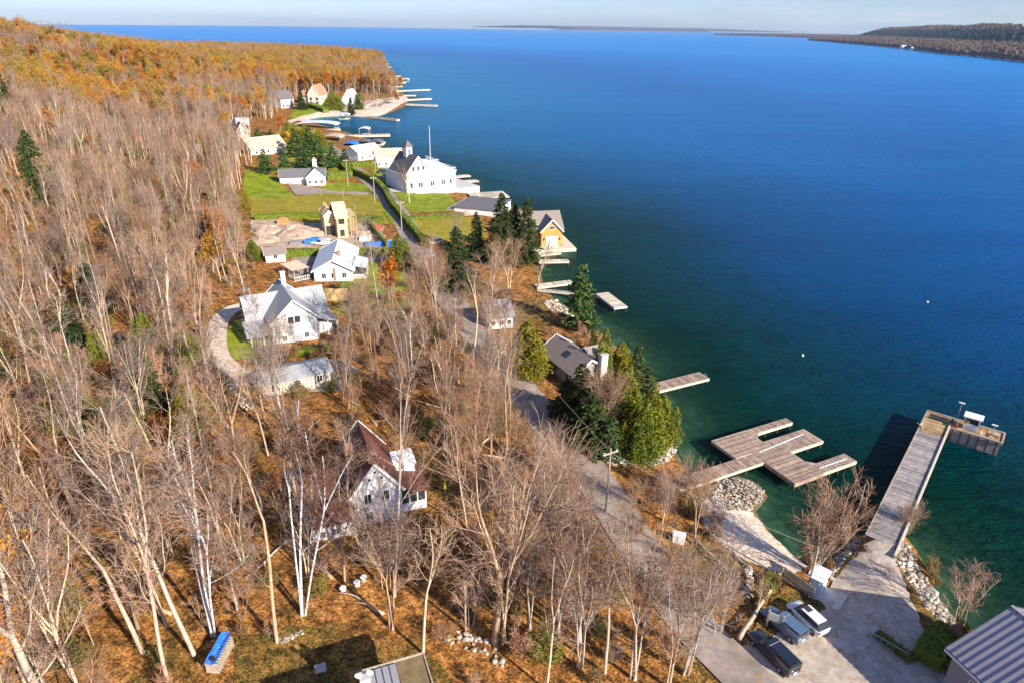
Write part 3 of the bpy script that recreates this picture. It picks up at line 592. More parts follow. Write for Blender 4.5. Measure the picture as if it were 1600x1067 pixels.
# building site house
r, L = house_root('unfinished_house', (512, 374), (545, 372), 'two storey unfinished timber house with bare plywood walls on a dirt site', 'building site')
gable(r, 0, 3, L * .48, 10, 5.6, 1.4, 'y', 'sheath', 'lumber', .2)
gable(r, L * .5, 0, L, 10, 5.6, 3.0, 'x', 'sheath', 'sheath', .3, rname='gable_roof', wname='gable_wall', dz=.03)
win(r, 'S', 0, L * .72, 4.6, 1.6, 1.4, grid=False, fm='lumber'); win(r, 'S', 3, L * .25, 1.6, 2.4, 2.6, grid=False, fm='lumber'); win(r, 'S', 0, L * .72, 1.4, 1.2, 1.8, grid=False, fm='lumber')
b = MB()
for k in range(7): b.bar((-.4, 3.4 + k * 1.0, 5.9), (L * .24, 3.4 + k * 1.0, 8.3), .12)
b.build('rafter', 'lumber', r)
b = MB()
for x in (L + .8, L + 2.4):
    for y in (0, 4, 8): b.box(x - .06, y - .06, -1, x + .06, y + .06, 6)
for z in (2, 4, 6): b.bar((L + .8, 0, z), (L + .8, 8, z), .1); b.box(L + .7, -.2, z - .05, L + 2.5, 8.2, z)
b.build('scaffold', 'lumber', r)

# mansion boathouse
r, L = house_root('mansion', (636, 303), (712, 299), 'huge white waterfront mansion with cupola, roof terrace and dark slate gable', 'mansion')
gable(r, 0, 0, L, 17, 6.6, 0.02, 'x', 'siding', 'white', .35, rname='terrace_roof')
gable(r, .4, .6, 10, 14, 7.2, 5.6, 'y', 'siding', 'darkroof', .4, rname='gable_roof', wname='gable_wall', dz=.1)
slab(r, [(.4, -.3, 6.8), (L - .4, -.3, 6.8), (L - 4, 5, 9.2), (10, 5, 9.2)], .2, 'white', 'hip_roof')
MB().box(10.5, 5, 6.6, L - 4, 15, 9.1).build('upper_storey', 'siding', r)
rail(r, [(10.5, 5, 9.2), (L - 4, 5, 9.2), (L - 4, 15, 9.2)], 1.1, gap=.7)
rail(r, [(L - 3.6, -.2, 6.8), (L + .2, -.2, 6.8), (L + .2, 17, 6.8)], 1.1, gap=.7)
MB().box(4.0, 7, 11.4, 6.4, 9.4, 15.4).build('cupola', 'white', r)
MB().add([(3.6, 6.6, 15.4), (6.8, 6.6, 15.4), (6.8, 9.8, 15.4), (3.6, 9.8, 15.4), (5.2, 8.2, 17.8)], [(3, 2, 1, 0), (0, 1, 4), (1, 2, 4), (2, 3, 4), (3, 0, 4)]).build('cupola_roof', 'darkroof', r)
win(r, 'S', 7, 5.2, 13.9, .8, 1.5)
for q in (.1, .26, .3, .5, .54, .72, .76, .9): win(r, 'S', 0, L * q, 3.0, .8, 1.7, grid=False)
for q in (3.2, 5.2, 7.2): win(r, 'S', .6, q, 8.8, .8, 1.4, grid=False)
MB().box(-.1, -.35, 5.9, L + .1, -.02, 6.3).build('cornice', 'trim', r)
MB().box(-.5, -2.6, -2, L + 9, -.05, .5).box(L + .05, -.05, -2, L + 9, 14, .5).build('plinth', 'concrete', r)
r, L = house_root('flagpole', (673, 262), (675, 262), 'tall white flagpole rising behind the white mansion', 'flagpole'); MB().tube([(0, 0, 0), (0, 0, 17)], [.16, .09], 8).build('pole', 'white', r); MB().tube([(0, 0, 17), (0, 0, 17.4)], [.18, .05], 6).build('finial', 'yellow', r)

# orange boathouse
r, L = house_root('orange_boathouse', (841, 386), (880, 384), 'orange cedar boathouse with weathered grey roof and white double doors', 'boathouse', at_z=1.0)
r.location.z = 1.0
gable(r, -4, 2.5, L, 13, 4.4, 3.6, 'x', 'orangewood', 'taupe', .6)
gable(r, L * .12, 0, L * .92, 7, 4.4, 3.0, 'y', 'orangewood', 'taupe', .5, rname='porch_roof', wname='gable_wall', dz=.05)
for q in (.38, .53, .68): door(r, 'S', 0, L * q, .1, .95, 2.7)
win(r, 'S', 0, L * .53, 5.3, 1.4, .8)
for q in (.22, .84): MB().box(L * q - .12, -.3, 1.8, L * q + .12, -.02, 2.3).build('lantern', 'black', r)
MB().box(-6, -3, -3, L + 3.0, -.02, -.05).box(L + .02, -.02, -3, L + 3.0, 12, -.05).build('dock_apron', 'fascia', r)

# cottage with skylight and chimney near the road
r, L = house_root('skylight_cottage', (867, 590), (914, 560), 'brown shingled cottage with one skylight tucked behind a dark spruce', 'cottage')
r.rotation_euler[2] = math.radians(-62); p = G(846, 568); r.location = (p.x, p.y, T(p.x, p.y)); 
gable(r, 0, 0, 10.5, 6.4, 2.6, 2.1, 'x', 'greywall', 'taupe', .5)
gable(r, 3.0, 6.0, 7, 10, 2.5, 1.4, 'y', 'greywall', 'taupe', .3, rname='wing_roof', wname='wing_wall', dz=.04)
gable(r, 7.3, 6.0, 10.4, 9, 2.4, 1.1, 'y', 'greywall', 'taupe', .3, rname='wing_roof', wname='wing_wall', dz=.07)
slab(r, [(5.0, 1.3, 3.72), (6.3, 1.3, 3.72), (6.3, 2.2, 4.31), (5.0, 2.2, 4.31)], .12, 'glass', 'skylight')
chimney(r, 11.2, 5.2, -2, 5.6, 1.3, 'concrete')
for q in (2, 5, 8.5): win(r, 'S', 0, q, 1.4, 1.2, 1.1)
# cottage hidden behind bare trees
r, L = shed_house('hidden_cottage', (765, 515), (808, 512), 9, 3.0, 2.4, 'x', 'siding', 'greyroof', 'pale grey cottage half hidden by bare trees near the shore', 'cottage', 3, z=0); r.scale = (.85, .85, .85)
# garage with tarped boat
r, L = shed_house('long_garage', (412, 620), (518, 602), 5.2, 2.4, .9, 'x', 'beige', 'greyroof', 'long low garage with grey roof beside the asphalt forecourt', 'garage', 3)
def standing_seam(r, x0, x1, y0, z0, y1, z1, m='metal', pitch=0.62, name='roof'):
    """roof slope from (y0,z0) to (y1,z1), split into panels with raised seams"""
    ro = slab(r, [(x0, y0, z0), (x1, y0, z0), (x1, y1, z1), (x0, y1, z1)], .12, 'seam', name)
    n = int((x1 - x0) / pitch); w = (x1 - x0) / n; v = Vector((0, y1 - y0, z1 - z0)); nn = Vector((0, -(z1 - z0), (y1 - y0))).normalized()
    if nn.z < 0: nn = -nn
    b = MB(); vv = [Vector((a, 0, 0)) + v * t + nn * c for c in (.122, .16) for t in (0.004, .996) for a in (.035, w - .035)]
    b.add(vv, [(0, 2, 3, 1), (4, 5, 7, 6), (0, 1, 5, 4), (2, 6, 7, 3), (0, 4, 6, 2), (1, 3, 7, 5)]); me = b.mesh('panel', m)
    s = MB(); vv = [Vector((a, 0, 0)) + v * t + nn * c for c in (.122, .24) for t in (0, 1) for a in (-.025, .025)]
    s.add(vv, [(0, 2, 3, 1), (4, 5, 7, 6), (0, 1, 5, 4), (2, 6, 7, 3), (0, 4, 6, 2), (1, 3, 7, 5)]); sme = s.mesh('seam', 'seam')
    for k in range(n): ob('panel', me, ro, (x0 + k * w, y0, z0)); ob('seam', sme, ro, (x0 + k * w, y0, z0))
    return ro
# metal roofed building, lower right corner: eave corner and ridge end taken from the picture
E0 = Vector(U(1478, 1012, 7.2)); R0 = Vector(U(1581, 948, 10.2))
ax_ = (R0 - E0); slope_run = ax_.length; ang = math.atan2(ax_.y, ax_.x)
r = empty('metal_roofed_building', (E0.x, E0.y, 1.6), ang - PI / 2, 'two storey building with pale ribbed metal roof at the lower right corner', 'building')
SR = slope_run  # local y runs from the eave to the ridge, local x along the eave towards the viewer's right
MB().box(.5, .5, -2.5, 18, 2 * SR - .5, 5.45).build('wall', 'greywall', r)
MB().add([(.5, .5, 5.45), (.5, 2 * SR - .5, 5.45), (.5, SR, 8.35), (18, .5, 5.45), (18, 2 * SR - .5, 5.45), (18, SR, 8.35)], [(0, 1, 2), (5, 4, 3), (0, 2, 5, 3), (1, 4, 5, 2), (0, 3, 4, 1)]).build('gable', 'greywall', r)
standing_seam(r, 0, 18.6, 0, 5.5, SR, 8.5); standing_seam(r, 0, 18.6, 2 * SR, 5.5, SR, 8.5)
MB().box(-.05, SR - .15, 8.6, 18.7, SR + .15, 8.78).build('ridge_cap', 'metal', r)
MB().box(-.02, -.12, 5.32, 18.6, -.01, 5.52).build('gutter', 'trim', r)
for q in (3.2, 8, 12.5): win(r, 'S', .5, q, 3.6, 1.3, 1.5); win(r, 'S', .5, q, .6, 1.2, 1.4)
for q in (SR * .6, SR * 1.4): win(r, 'W', .5, q, 3.4, 1.2, 1.4)
MB().tube([(7.0, SR * .62, 7.2), (7.0, SR * .62, 8.0)], [.09, .09], 8).build('vent_pipe', 'seam', r)

# metal roofed house at the bottom edge
e1 = Vector(U(558, 1052, 8.0)); e2 = Vector(U(654, 1024, 8.0)); d = e2 - e1
r = empty('metal_roofed_house', (e1.x, e1.y, T(e1.x, e1.y)), math.atan2(d.y, d.x), 'house with dark ribbed metal roof and mossy flat section at the bottom edge', 'house')
L = d.length; rz = 8.0 - r.location.z
MB().box(-2.6, -13.5, -2, L - .3, -.5, rz - 1.7).build('wall', 'greywall', r)
MB().box(-2.2, -12.8, rz - 1.7, L - 2.4, -1.0, rz - .35).build('attic_wall', 'greywall', r)
standing_seam(r, 0.2, L - 2.0, -9, rz - 1.3, -.1, rz - .05, pitch=.55)
standing_seam(r, -4.6, 0.1, -9, rz - 1.9, -.7, rz - .45, pitch=.55)
slab(r, [(L - 1.95, -12, rz - .5), (L + .4, -12, rz - .5), (L + .4, 0.1, rz - .18), (L - 1.95, .1, rz - .18)], .12, 'flatroof', 'flat_roof')
MB().box(L + .4, -12, rz - .6, L + .52, .2, rz + .02).box(-.1, .1, rz - .2, L + .4, .2, rz + .1).build('edge_trim', 'timber', r)
chimney(r, .5, -1.1, rz - 1.5, rz + .7, .75, 'concrete')
for q in (1.0, 3.2): win(r, 'N', -.5, q, 1.8, .9, 1.1)
for sx, lb in ((-.15, 'left'), (1.15, 'right')):
    rr = empty('satellite_dish', (r.matrix_basis @ Vector((.5 + sx * .7 - .35, -1.3, rz + .85))), 0, 'small white satellite dish on the %s side of the bottom house chimney' % lb, 'satellite dish')
    b = MB(); n = 12; v = [(0, 0, 0)] + [(.32 * math.cos(2 * PI * k / n), -.12, .32 * math.sin(2 * PI * k / n) + .0) for k in range(n)]
    b.add([(x, y, z + .5) for x, y, z in v], [(0, 1 + k, 1 + (k + 1) % n) for k in range(n)]); b.build('dish', 'white', rr); MB().tube([(0, 0, 0), (0, .02, .5)], [.03, .03], 6).build('mast', 'steel', rr); MB().bar((0, -.1, .3), (0, -.4, .5), .03).build('arm', 'steel', rr)

# ------------------------------------------------------------------ docks and piers
def planks(r, x0, y0, x1, y1, z, along='y', pw=.16, gap=.03, m='deck', name='decking', th=.06, jit=.012):
    b = MB(); q = random.Random(int(x0 * 7 + y1 * 13) & 999)
    if along == 'y':   # planks lie across local y, side by side along x
        n = max(1, int((x1 - x0) / pw)); w = (x1 - x0) / n
        for k in range(n): j = q.uniform(-jit, jit); b.box(x0 + k * w, y0 + j, z - th, x0 + (k + 1) * w - gap, y1 + j, z + q.uniform(0, .012))
    else:
        n = max(1, int((y1 - y0) / pw)); w = (y1 - y0) / n
        for k in range(n): j = q.uniform(-jit, jit); b.box(x0 + j, y0 + k * w, z - th, x1 + j, y0 + (k + 1) * w - gap, z + q.uniform(0, .012))
    o_ = b.build(name, m + '_plank', r); me = o_.data; a = me.attributes.new('tone', 'FLOAT', 'FACE'); a.data.foreach_set('value', np.repeat([q.random() for _ in range(n)], 6).astype(np.float32))
    return tag(o_, kind='stuff')
def framing(r, x0, y0, x1, y1, z, h=.5, m='fascia', pile=True, step=3.0, name='fascia'):
    b = MB(); t = .1
    b.box(x0 - t, y0 - t, z - h, x1 + t, y0, z - .015).box(x0 - t, y1, z - h, x1 + t, y1 + t, z - .015).box(x0 - t, y0, z - h, x0, y1, z - .015).box(x1, y0, z - h, x1 + t, y1, z - .015)
    b.build(name, m, r)
    if pile:
        nx = max(1, round((x1 - x0) / step)); ny = max(1, round((y1 - y0) / step)) if (y1 - y0) > 2.5 else 1
        for i in range(nx + 1):
            for j in (0, ny):
                x = x0 + .15 + (x1 - x0 - .3) * i / nx; y = y0 + .12 + (y1 - y0 - .24) * j / ny
                if pile_mesh.get('m') is None: pile_mesh['m'] = MB().tube([(0, 0, -5), (0, 0, 0)], [.13, .13], 8).mesh('pile', 'darkwood')
                ob('pile', pile_mesh['m'], r, (x, y, z - .1))
pile_mesh = {}
def simple_dock(A, B, w, z, label, m='deck', step=4.0, h=.45, pw=.3, name='dock'):
    a = Vector(U(*A, z)); b = Vector(U(*B, z)); d = b - a
    r = empty(name, (a.x, a.y, 0), math.atan2(d.y, d.x), label, 'dock'); L = d.length
    planks(r, 0, -w / 2, L, w / 2, z, 'y', pw, .03, m); framing(r, 0, -w / 2, L, w / 2, z, h, step=step); return r, L
# the big comb shaped dock
ZD = 1.25
o = Vector(U(1113, 688, ZD)); xx = Vector(U(1228, 653, ZD)); d = xx - o
r = empty('finger_dock', (o.x, o.y, 0), math.atan2(d.y, d.x), 'large wooden dock with three fingers reaching out beside the pebble beach', 'dock')
co, si = d.normalized()
def loc(px, py, z=ZD): p = Vector(U(px, py, z)) - o; return (p.x * co + p.y * si, -p.x * si + p.y * co)
body_w = 6.6; 
f1 = loc(1237, 659); f2a = loc(1260, 673); f2b = loc(1290, 691); f3a = loc(1319, 708); f3b = loc(1338, 720); bb = loc(1215, 764); n1 = loc(1181, 676); n2 = loc(1209, 718); n3 = loc(1239, 738)
print('dock local', [tuple(round(v, 1) for v in q) for q in (f1, f2a, f2b, f3a, f3b, bb, n1, n2, n3, loc(1142, 716), loc(1158, 730), loc(1070, 741), loc(1070, 760))])
yb = bb[1]; x1 = n3[0] 
planks(r, 0, -5.0, 6.6, 0, ZD, 'x', .3, .035); framing(r, 0, -5.0, 6.6, 0, ZD - .004, .5, step=3.3)
planks(r, 3.0, yb + 1.6, 8.3, -5.02, ZD + .003, 'x', .3, .035)
planks(r, 3.0, yb, 8.3, yb + 1.58, ZD + .003, 'x', .3, .035)
framing(r, 3.0, yb, 8.3, -5.1, ZD - .008, .62, m='deck', step=3)
for x0_, y0_, xe, y1_ in ((6.72, -1.3, f1[0], -.02), (6.72 + 0, -7.2, f2b[0], -3.6), (8.42, yb + .02, f3b[0], yb + 2.0)):
    planks(r, x0_, y0_, xe, y1_, ZD + .002, 'y', .3, .035); framing(r, x0_, y0_, xe, y1_, ZD - .012, .5, step=2.8)
def strip(a, b):
    MB().bar((a[0], a[1], ZD + .05), (b[0], b[1], ZD + .05), .1, .07).build('bumper_strip', 'trim', r)
strip((4.0, -5.4), (f2b[0] - 1.2, -4.6)); strip((8.8, yb + 1.0), (f3b[0] - .8, yb + 1.0))
g0 = loc(1062, 752)
planks(r, g0[0] - 2, -7.5, 2.9, -5.25, ZD - .01, 'y', .3, .035); framing(r, g0[0] - 2, -7.5, 2.9, -5.25, ZD - .03, .4, step=3.2)
# corner braces
for x, y in ((6.6, -1.3), (8.3, yb + 2.1)): MB().prism([(x + .12, y - .1), (x + 1.2, y - .1), (x + .12, y - 1.2)] if y > -3 else [(x + .12, y), (x + 1.2, y), (x + .12, y + 1.1)], ZD - .1, ZD - .02).build('corner_brace', 'deck', r)

# the long pier
ZP = 2.2
a = Vector(U(1381, 838, ZP)); b = Vector(U(1466, 653, ZP)); d = b - a; LP = d.length
r = empty('pier', (a.x, a.y, 0), math.atan2(d.y, d.x), 'long grey plank pier running from the gravel lot with an L shaped head', 'pier')
PW = 3.3
planks(r, -1, -PW / 2, LP - 6, PW / 2, ZP, 'y', .3, .05, 'pier', jit=.05)
planks(r, LP - 5.98, -PW / 2, LP + 1.2, PW / 2, ZP, 'y', .3, .03, 'lichen', 'stained_decking')
MB().box(-1, -PW / 2 - .02, .2, LP + 1.1, PW / 2 + .02, ZP - .08).box(-1, -PW / 2 - .06, -6, 2, PW / 2 + .06, .2).build('crib', 'darkwood', r)
MB().box(-3, -PW / 2 - .28, ZP - .5, LP - 1, -PW / 2 - .03, ZP + .22).build('curb', 'fascia', r)
MB().box(-1, PW / 2 + .03, ZP - .4, LP + 1.2, PW / 2 + .2, ZP + .1).build('curb', 'timber', r)
for k in range(8): ob('pile', MB().tube([(0, 0, -6), (0, 0, 0)], [.2, .2], 8).mesh('pile', 'darkwood') if k == 0 else bpy.data.objects['pile'].data, r, (1 + k * LP / 8, (PW / 2 - .1), ZP - .2))
# head of the pier, to the right
hx0, hx1, hy0, hy1 = LP - 2.2, LP + 1.3, -PW / 2 - .3 - 6.6, -PW / 2 - .3
planks(r, hx0, hy0, hx1, hy1, ZP + .02, 'x', .3, .04, 'lichen', 'head_decking')
MB().box(hx0 + .02, hy0 + .02, -6, hx1 - .02, hy1 - .02, ZP - .07).build('head_crib', 'pier', r)
b_ = MB().box(hx0 - .12, hy0 - .1, ZP - .25, hx0 + .12, hy1, ZP + .22).box(hx1 - .12, hy0 - .1, ZP - .25, hx1 + .12, PW / 2 + .2, ZP + .22).box(hx0 - .1, hy0 - .22, ZP - .25, hx1 + .1, hy0, ZP + .2); b_.build('head_curb', 'timber', r)
for j in range(6): MB().box(hx0 - .22, hy0 + .4 + j * 1.15, -1, hx0 - .13, hy0 + .6 + j * 1.15, ZP + .1).build('fender', 'darkwood', r)
pier_rot = r.rotation_euler[2]; pm_ = r.matrix_basis.copy()
def onpier(x, y, z=0): return pm_ @ Vector((x, y, ZP + .04 + z))
k = empty('fuel_kiosk', onpier(hx0 + 1.9, hy0 + 4.2), pier_rot - PI / 2, 'small white kiosk hut with a flat roof on the pier head', 'kiosk')
MB().box(-1.0, -.7, 0, 1.0, .7, 1.0).box(-1, -.7, 1.0, -.85, .7, 2.0).box(.85, -.7, 1.0, 1.0, .7, 2.0).build('wall', 'white', k)
MB().box(-.84, -.66, 1.0, .84, -.6, 1.95).box(-.84, .6, 1.0, .84, .66, 1.95).build('window', 'glass', k)
MB().box(-1.25, -1.0, 2.02, 1.25, 1.0, 2.2).build('roof', 'white', k); MB().box(.2, -.76, .1, .7, -.705, 1.0).build('door', 'paleblue', k); MB().box(-.7, -.75, 1.1, -.3, -.69, 1.5).build('notice', 'yellow', k)
for i, (x, y, lb) in enumerate(((hx0 + 2.9, hy1 - .4, 'tall lamp post on the pier head left of the white kiosk'), (hx0 + 1.0, hy0 + 1.4, 'short lamp post on the pier head right of the white kiosk'))):
    k = empty('lamp_post', onpier(x, y), pier_rot, lb, 'lamp post'); h = 3.2 - 1.2 * i
    MB().tube([(0, 0, 0), (0, 0, h)], [.06, .05], 8).build('pole', 'steel', k); MB().box(-.15, -.4, h, .15, .4, h + .12).build('lamp', 'white', k); MB().box(-.25, -.25, 0, .25, .25, .15).build('base', 'concrete', k)
k = empty('mooring_winch', onpier(hx0 + .9, hy1 - .5), pier_rot, 'rust red winch box beside the tall lamp post on the pier head', 'winch')
MB().box(-.4, -.3, 0, .4, .3, .55).build('housing', 'red', k); MB().tube([(-.5, 0, .65), (.5, 0, .65)], [.16, .16], 8).build('drum', 'darkwood', k)
k = empty('dock_box', onpier(hx0 + 1.6, hy0 + .8), pier_rot, 'low orange crate at the far right end of the pier head', 'crate')
MB().box(-.5, -.35, 0, .5, .35, .4).build('body', 'orangep', k); MB().box(-.53, -.38, .4, .53, .38, .46).build('lid', 'timber', k)
k = empty('driftwood', onpier(LP - 5.2, PW / 2 - .3), pier_rot + .4, 'pale broken driftwood snag on the left edge of the pier', 'driftwood')
MB().tube([(0, 0, .1), (.7, .1, .18), (1.4, -.1, .3)], [.12, .1, .04], 6).build('trunk', 'fascia', k); MB().tube([(.6, .1, .15), (.9, .6, .5)], [.07, .02], 5).tube([(1, 0, .2), (1.2, -.5, .4)], [.06, .02], 5).build('branch', 'fascia', k)

r, L = simple_dock((1010, 608), (1100, 586), 2.6, 1.1, 'single straight plank dock beside the yellow cedars', step=3.2)
MB().bar((L - .6, -1.2, 1.1), (L - .6, -1.2, 2.0), .08).bar((L - .6, -.7, 1.1), (L - .6, -.7, 2.0), .08).build('ladder', 'steel', r)
simple_dock((842, 452), (938, 462), .9, 1.0, 'narrow walkway leading from the rocks to the white floating platform', 'pier')
a = Vector(U(941, 458, 1.3)); b = Vector(U(970, 480, 1.3)); d = b - a
r = empty('swim_platform', (a.x, a.y, 0), math.atan2(d.y, d.x), 'pale rectangular platform at the end of the narrow walkway', 'dock'); L = d.length
planks(r, 0, -1.5, L, 1.5, 1.3, 'y', .3, .02, 'fascia'); framing(r, 0, -1.5, L, 1.5, 1.29, .4, 'white', step=3)
for A, B, w, lb in (((838, 447), (893, 440), 2.2, 'stone edged dock just below the orange boathouse docks'), ((842, 408), (888, 407), 2.0, 'pale dock in front of the orange boathouse, nearer one'), ((842, 398), (874, 394), 1.6, 'short dock hard against the orange boathouse apron'),
                    ((700, 277), (733, 274), 3.0, 'short white dock beyond the mansion, upper one'), ((705, 285), (746, 282), 3.0, 'longer white dock beyond the mansion, lower one'), ((712, 296), (727, 294), 6, 'white dock slab beside the mansion terrace')):
    simple_dock(A, B, w, 1.3, lb, 'fascia', pw=.5)
k, L = simple_dock((735, 306), (790, 303), 9, 1.5, 'wide pale slipway platform right of the mansion lawn', 'fascia', pw=.6)
r = empty('flat_roofed_boathouse', G(714, 331), -.32, 'low boathouse with a dark flat roof between mansion lawn and lake', 'boathouse')
MB().box(-1, 0, -3, 13, 16, 1.3).build('wall', 'white', r); MB().box(-1.3, -.3, 1.32, 13.3, 16.3, 1.62).build('roof', 'darkroof', r); MB().box(-3.8, 0, -2, -1.35, 17, .6).build('ramp', 'stonewall', r)
far = [((588, 101), (606, 100), 4), ((590, 105), (611, 105), 4), ((604, 120), (624, 119), 4), ((602, 125), (630, 123), 4), ((600, 131), (632, 129), 5), ((612, 135), (629, 135), 4), ((620, 142), (671, 140), 4), ((630, 149), (650, 149), 3), ((632, 156), (673, 154), 4), ((636, 163), (682, 165), 4)]
for i, (A, B, w) in enumerate(far):
    simple_dock(A, B, w, 1.6, 'pale dock on the far point, number %d counting from the headland tip' % (i + 1) if False else ['dock at the very tip of the wooded headland', 'second short dock just below the headland tip', 'thin dock above the pair of boat lifts', 'dock with small boat lifts near the headland', 'broad dock with white boats near the headland', 'short grey dock under the headland trees', 'long pale dock with three dark openings', 'stub dock beside the grey slipway', 'long dock above the stone point', 'longest pale dock off the stone point'][i], 'fascia', step=14, h=1.0, pw=1.2)
mid = [((575, 182), (622, 187), 3, 'brown timber crib dock pointing out of the far bay'), ((497, 203), (530, 201), 3.5, 'short dock beside the boat shelter'), ((508, 212), (609, 210), 4.5, 'long straight pale dock with a small tower in the harbour'), ((520, 222), (600, 223), 7, 'wide white harbour dock with boat slips')]
for A, B, w, lb in mid: dk, L = simple_dock(A, B, w, 1.6, lb, 'pier' if 'brown' not in lb else 'lichen', step=8, h=1.1, pw=.9)
def lift(px, py, w, l, m, lb, name='boat_shelter', cat='boat shelter', h=4):
    p = Vector(U(px, py, 1.5)); r = empty(name, (p.x, p.y, 0), 0, lb, cat)
    b = MB(); 
    for x in (0, w):
        for y in (0, l): b.box(x - .15, y - .15, -4, x + .15, y + .15, h)
    b.build('post', 'steel', r); b = MB(); n = 6
    for k in range(n):
        a0, a1 = PI * k / n, PI * (k + 1) / n
        x0, z0, x1, z1 = w / 2 - w * .55 * math.cos(a0), h + l * .08 * math.sin(a0) * 2, w / 2 - w * .55 * math.cos(a1), h + l * .08 * math.sin(a1) * 2
        b.add([(x0, -.5, z0), (x1, -.5, z1), (x1, l + .5, z1), (x0, l + .5, z0), (x0, -.5, z0 - .2), (x1, -.5, z1 - .2), (x1, l + .5, z1 - .2), (x0, l + .5, z0 - .2)], [(0, 1, 2, 3), (7, 6, 5, 4), (0, 4, 5, 1), (2, 6, 7, 3)])
    b.build('canopy', m, r); MB().box(-.3, -.2, 1, w + .3, .1, 1.5).box(-.3, l, 1, w + .3, l + .3, 1.5).build('frame', 'fascia', r)
lift(465, 202, 22, 9, 'paleblue', 'long pale canopy over the boat slips in the inner harbour')
lift(562, 211, 5, 5, 'white', 'small white hut frame midway along the long harbour dock', h=4.5)
lift(536, 231, 6, 8, 'blue', 'blue covered slip at the wide white harbour dock', h=2.5); lift(559, 226, 6, 7, 'darkroof', 'dark covered slip in the middle of the wide white dock', h=2.2); lift(577, 226, 6, 7, 'darkroof', 'dark covered slip at the outer end of the wide white dock', h=2.2)
lift(505, 224, 9, 9, 'beigeroof', 'brown gazebo at the shore end of the harbour docks', 'gazebo', 'gazebo', 4); lift(530, 186, 6, 5, 'whiteroof', 'small pale gazebo on the far bay beach', 'gazebo', 'gazebo', 4)
lift(628, 127.5, 7, 8, 'white', 'white boat canopy by the headland', h=3)

# ------------------------------------------------------------------ vehicles
wheel_t = MB().tube([(0, -.13, 0), (0, .13, 0)], [.36, .36], 14).mesh('tyre', 'black'); wheel_r = MB().tube([(0, -.145, 0), (0, .145, 0)], [.2, .2], 10).mesh('rim', 'steel')
def loft(sec):
    """sections (x, halfwidth_low, halfwidth_high, z_low, z_high) joined into one hull"""
    b = MB(); v = []
    for x, wl, wh, z0, z1 in sec:
        zm = z0 + (z1 - z0) * .55; ww = max(wl, wh) 
        v += [(x, -wl, z0), (x, wl, z0), (x, ww, zm), (x, wh, z1), (x, -wh, z1), (x, -ww, zm)]
    n = len(sec); f = [tuple(range(6)), tuple(range((n - 1) * 6, n * 6))[::-1]]
    for i in range(n - 1):
        for k in range(6): f.append((i * 6 + k, i * 6 + 6 + k, i * 6 + 6 + (k + 1) % 6, i * 6 + (k + 1) % 6))
    return b.add(v, f)
def vehicle(name, A, B, paint, label, cat, kind='suv', L=4.8):
    a, b = G(*A), G(*B); d = (b - a).xy; m = (a + b) / 2; z = T(m.x, m.y) + .12
    r = empty(name, (m.x, m.y, z), math.atan2(-d.y, -d.x), label, cat); r.scale = (.93, .93, .93)   # A = front
    h = L / 2
    loft([(-h, .78, .76, .45, .95), (-h + .15, .9, .86, .3, 1.02), (-h * .3, .94, .88, .28, 1.02), (h * .35, .94, .88, .28, 1.02), (h - .5, .92, .8, .3, .95), (h - .08, .82, .7, .36, .8), (h, .72, .62, .45, .7)]).build('body', paint, r, True)
    if kind == 'suv': cab = [(-h + .12, .80, .62, 1.0, 1.08), (-h + .55, .82, .66, 1.0, 1.6), (.1, .84, .68, 1.0, 1.66), (h * .22, .83, .66, 1.0, 1.55), (h * .58, .78, .7, .98, 1.03)]; roof = (-h + .6, h * .2, 1.60, .66)
    else: cab = [(-h + .1, .86, .74, 1.0, 1.72), (0, .86, .74, 1.0, 1.76), (h * .2, .85, .70, 1.0, 1.68), (h * .46, .82, .72, 1.0, 1.05)]; roof = (-h + .12, h * .19, 1.72, .72)
    loft(cab).build('window', 'glass', r)
    x0, x1, zr, w = roof; MB().box(x0, -w, zr, x1, w, zr + .1).build('roof', paint, r)
    if kind != 'suv':
        MB().box(-h + .05, -.9, 1.0, -.12, -.74, 1.6).box(-h + .05, .74, 1.0, -.12, .9, 1.6).build('cap_side', paint, r); MB().box(-.08, -.76, 1.83, .0, .76, 1.86).build('roof_seam', 'steel', r)
        MB().box(-h - .12, -.85, .38, -h + .1, .85, .6).build('bumper', 'steel', r); MB().box(-h + .02, -.72, 1.1, -h + .09, .72, 1.6).build('rear_window', 'glass', r)
    else: MB().box(-.2, -.38, 1.70, .6, .38, 1.72).build('sunroof', 'glass', r)
    MB().box(-h - .04, -.25, .62, -h + .02, .25, .76).build('number_plate', 'trim', r)
    for s in (-1, 1):
        MB().box(h - .2, s * .62 - .16, .58, h - .02, s * .62 + .16, .72).build('headlight', 'trim', r); MB().box(-h - .03, s * .74 - .1, .72, -h + .16, s * .74 + .1, .95).build('tail_light', 'red', r)
        MB().box(h * .36, s * 1.0 - .1, 1.0, h * .36 + .12, s * 1.0 + .1, 1.16).build('mirror', paint, r)
        for x in (-h * .62, h * .62):
            w_ = ob('wheel', MB().tube([(0, -.12, 0), (0, .12, 0)], [.1, .1], 6).mesh('wheel', 'steel') if False else wheel_t, r, (x, s * .82, .36)); ob('rim', wheel_r, w_, (0, s * .0, 0))
    return r
vehicle('parked_suv', (1243, 957), (1277, 987), 'cwhite', 'white suv with a dark sunroof parked beside the blue grey pickup', 'suv', 'suv', 4.8)
vehicle('parked_pickup', (1205, 968), (1240, 997), 'cblue', 'blue grey pickup truck with a cap behind the sign board', 'pickup truck', 'truck', 5.1)
vehicle('parked_pickup', (1184, 1004), (1228, 1047), 'cblack', 'black pickup truck with a covered bed nearest the road', 'pickup truck', 'truck', 5.9)
vehicle('parked_suv', (668, 384), (690, 381), 'csilver', 'silver car parked on the lawn edge beyond the dark spruces', 'car', 'suv', 4.8)
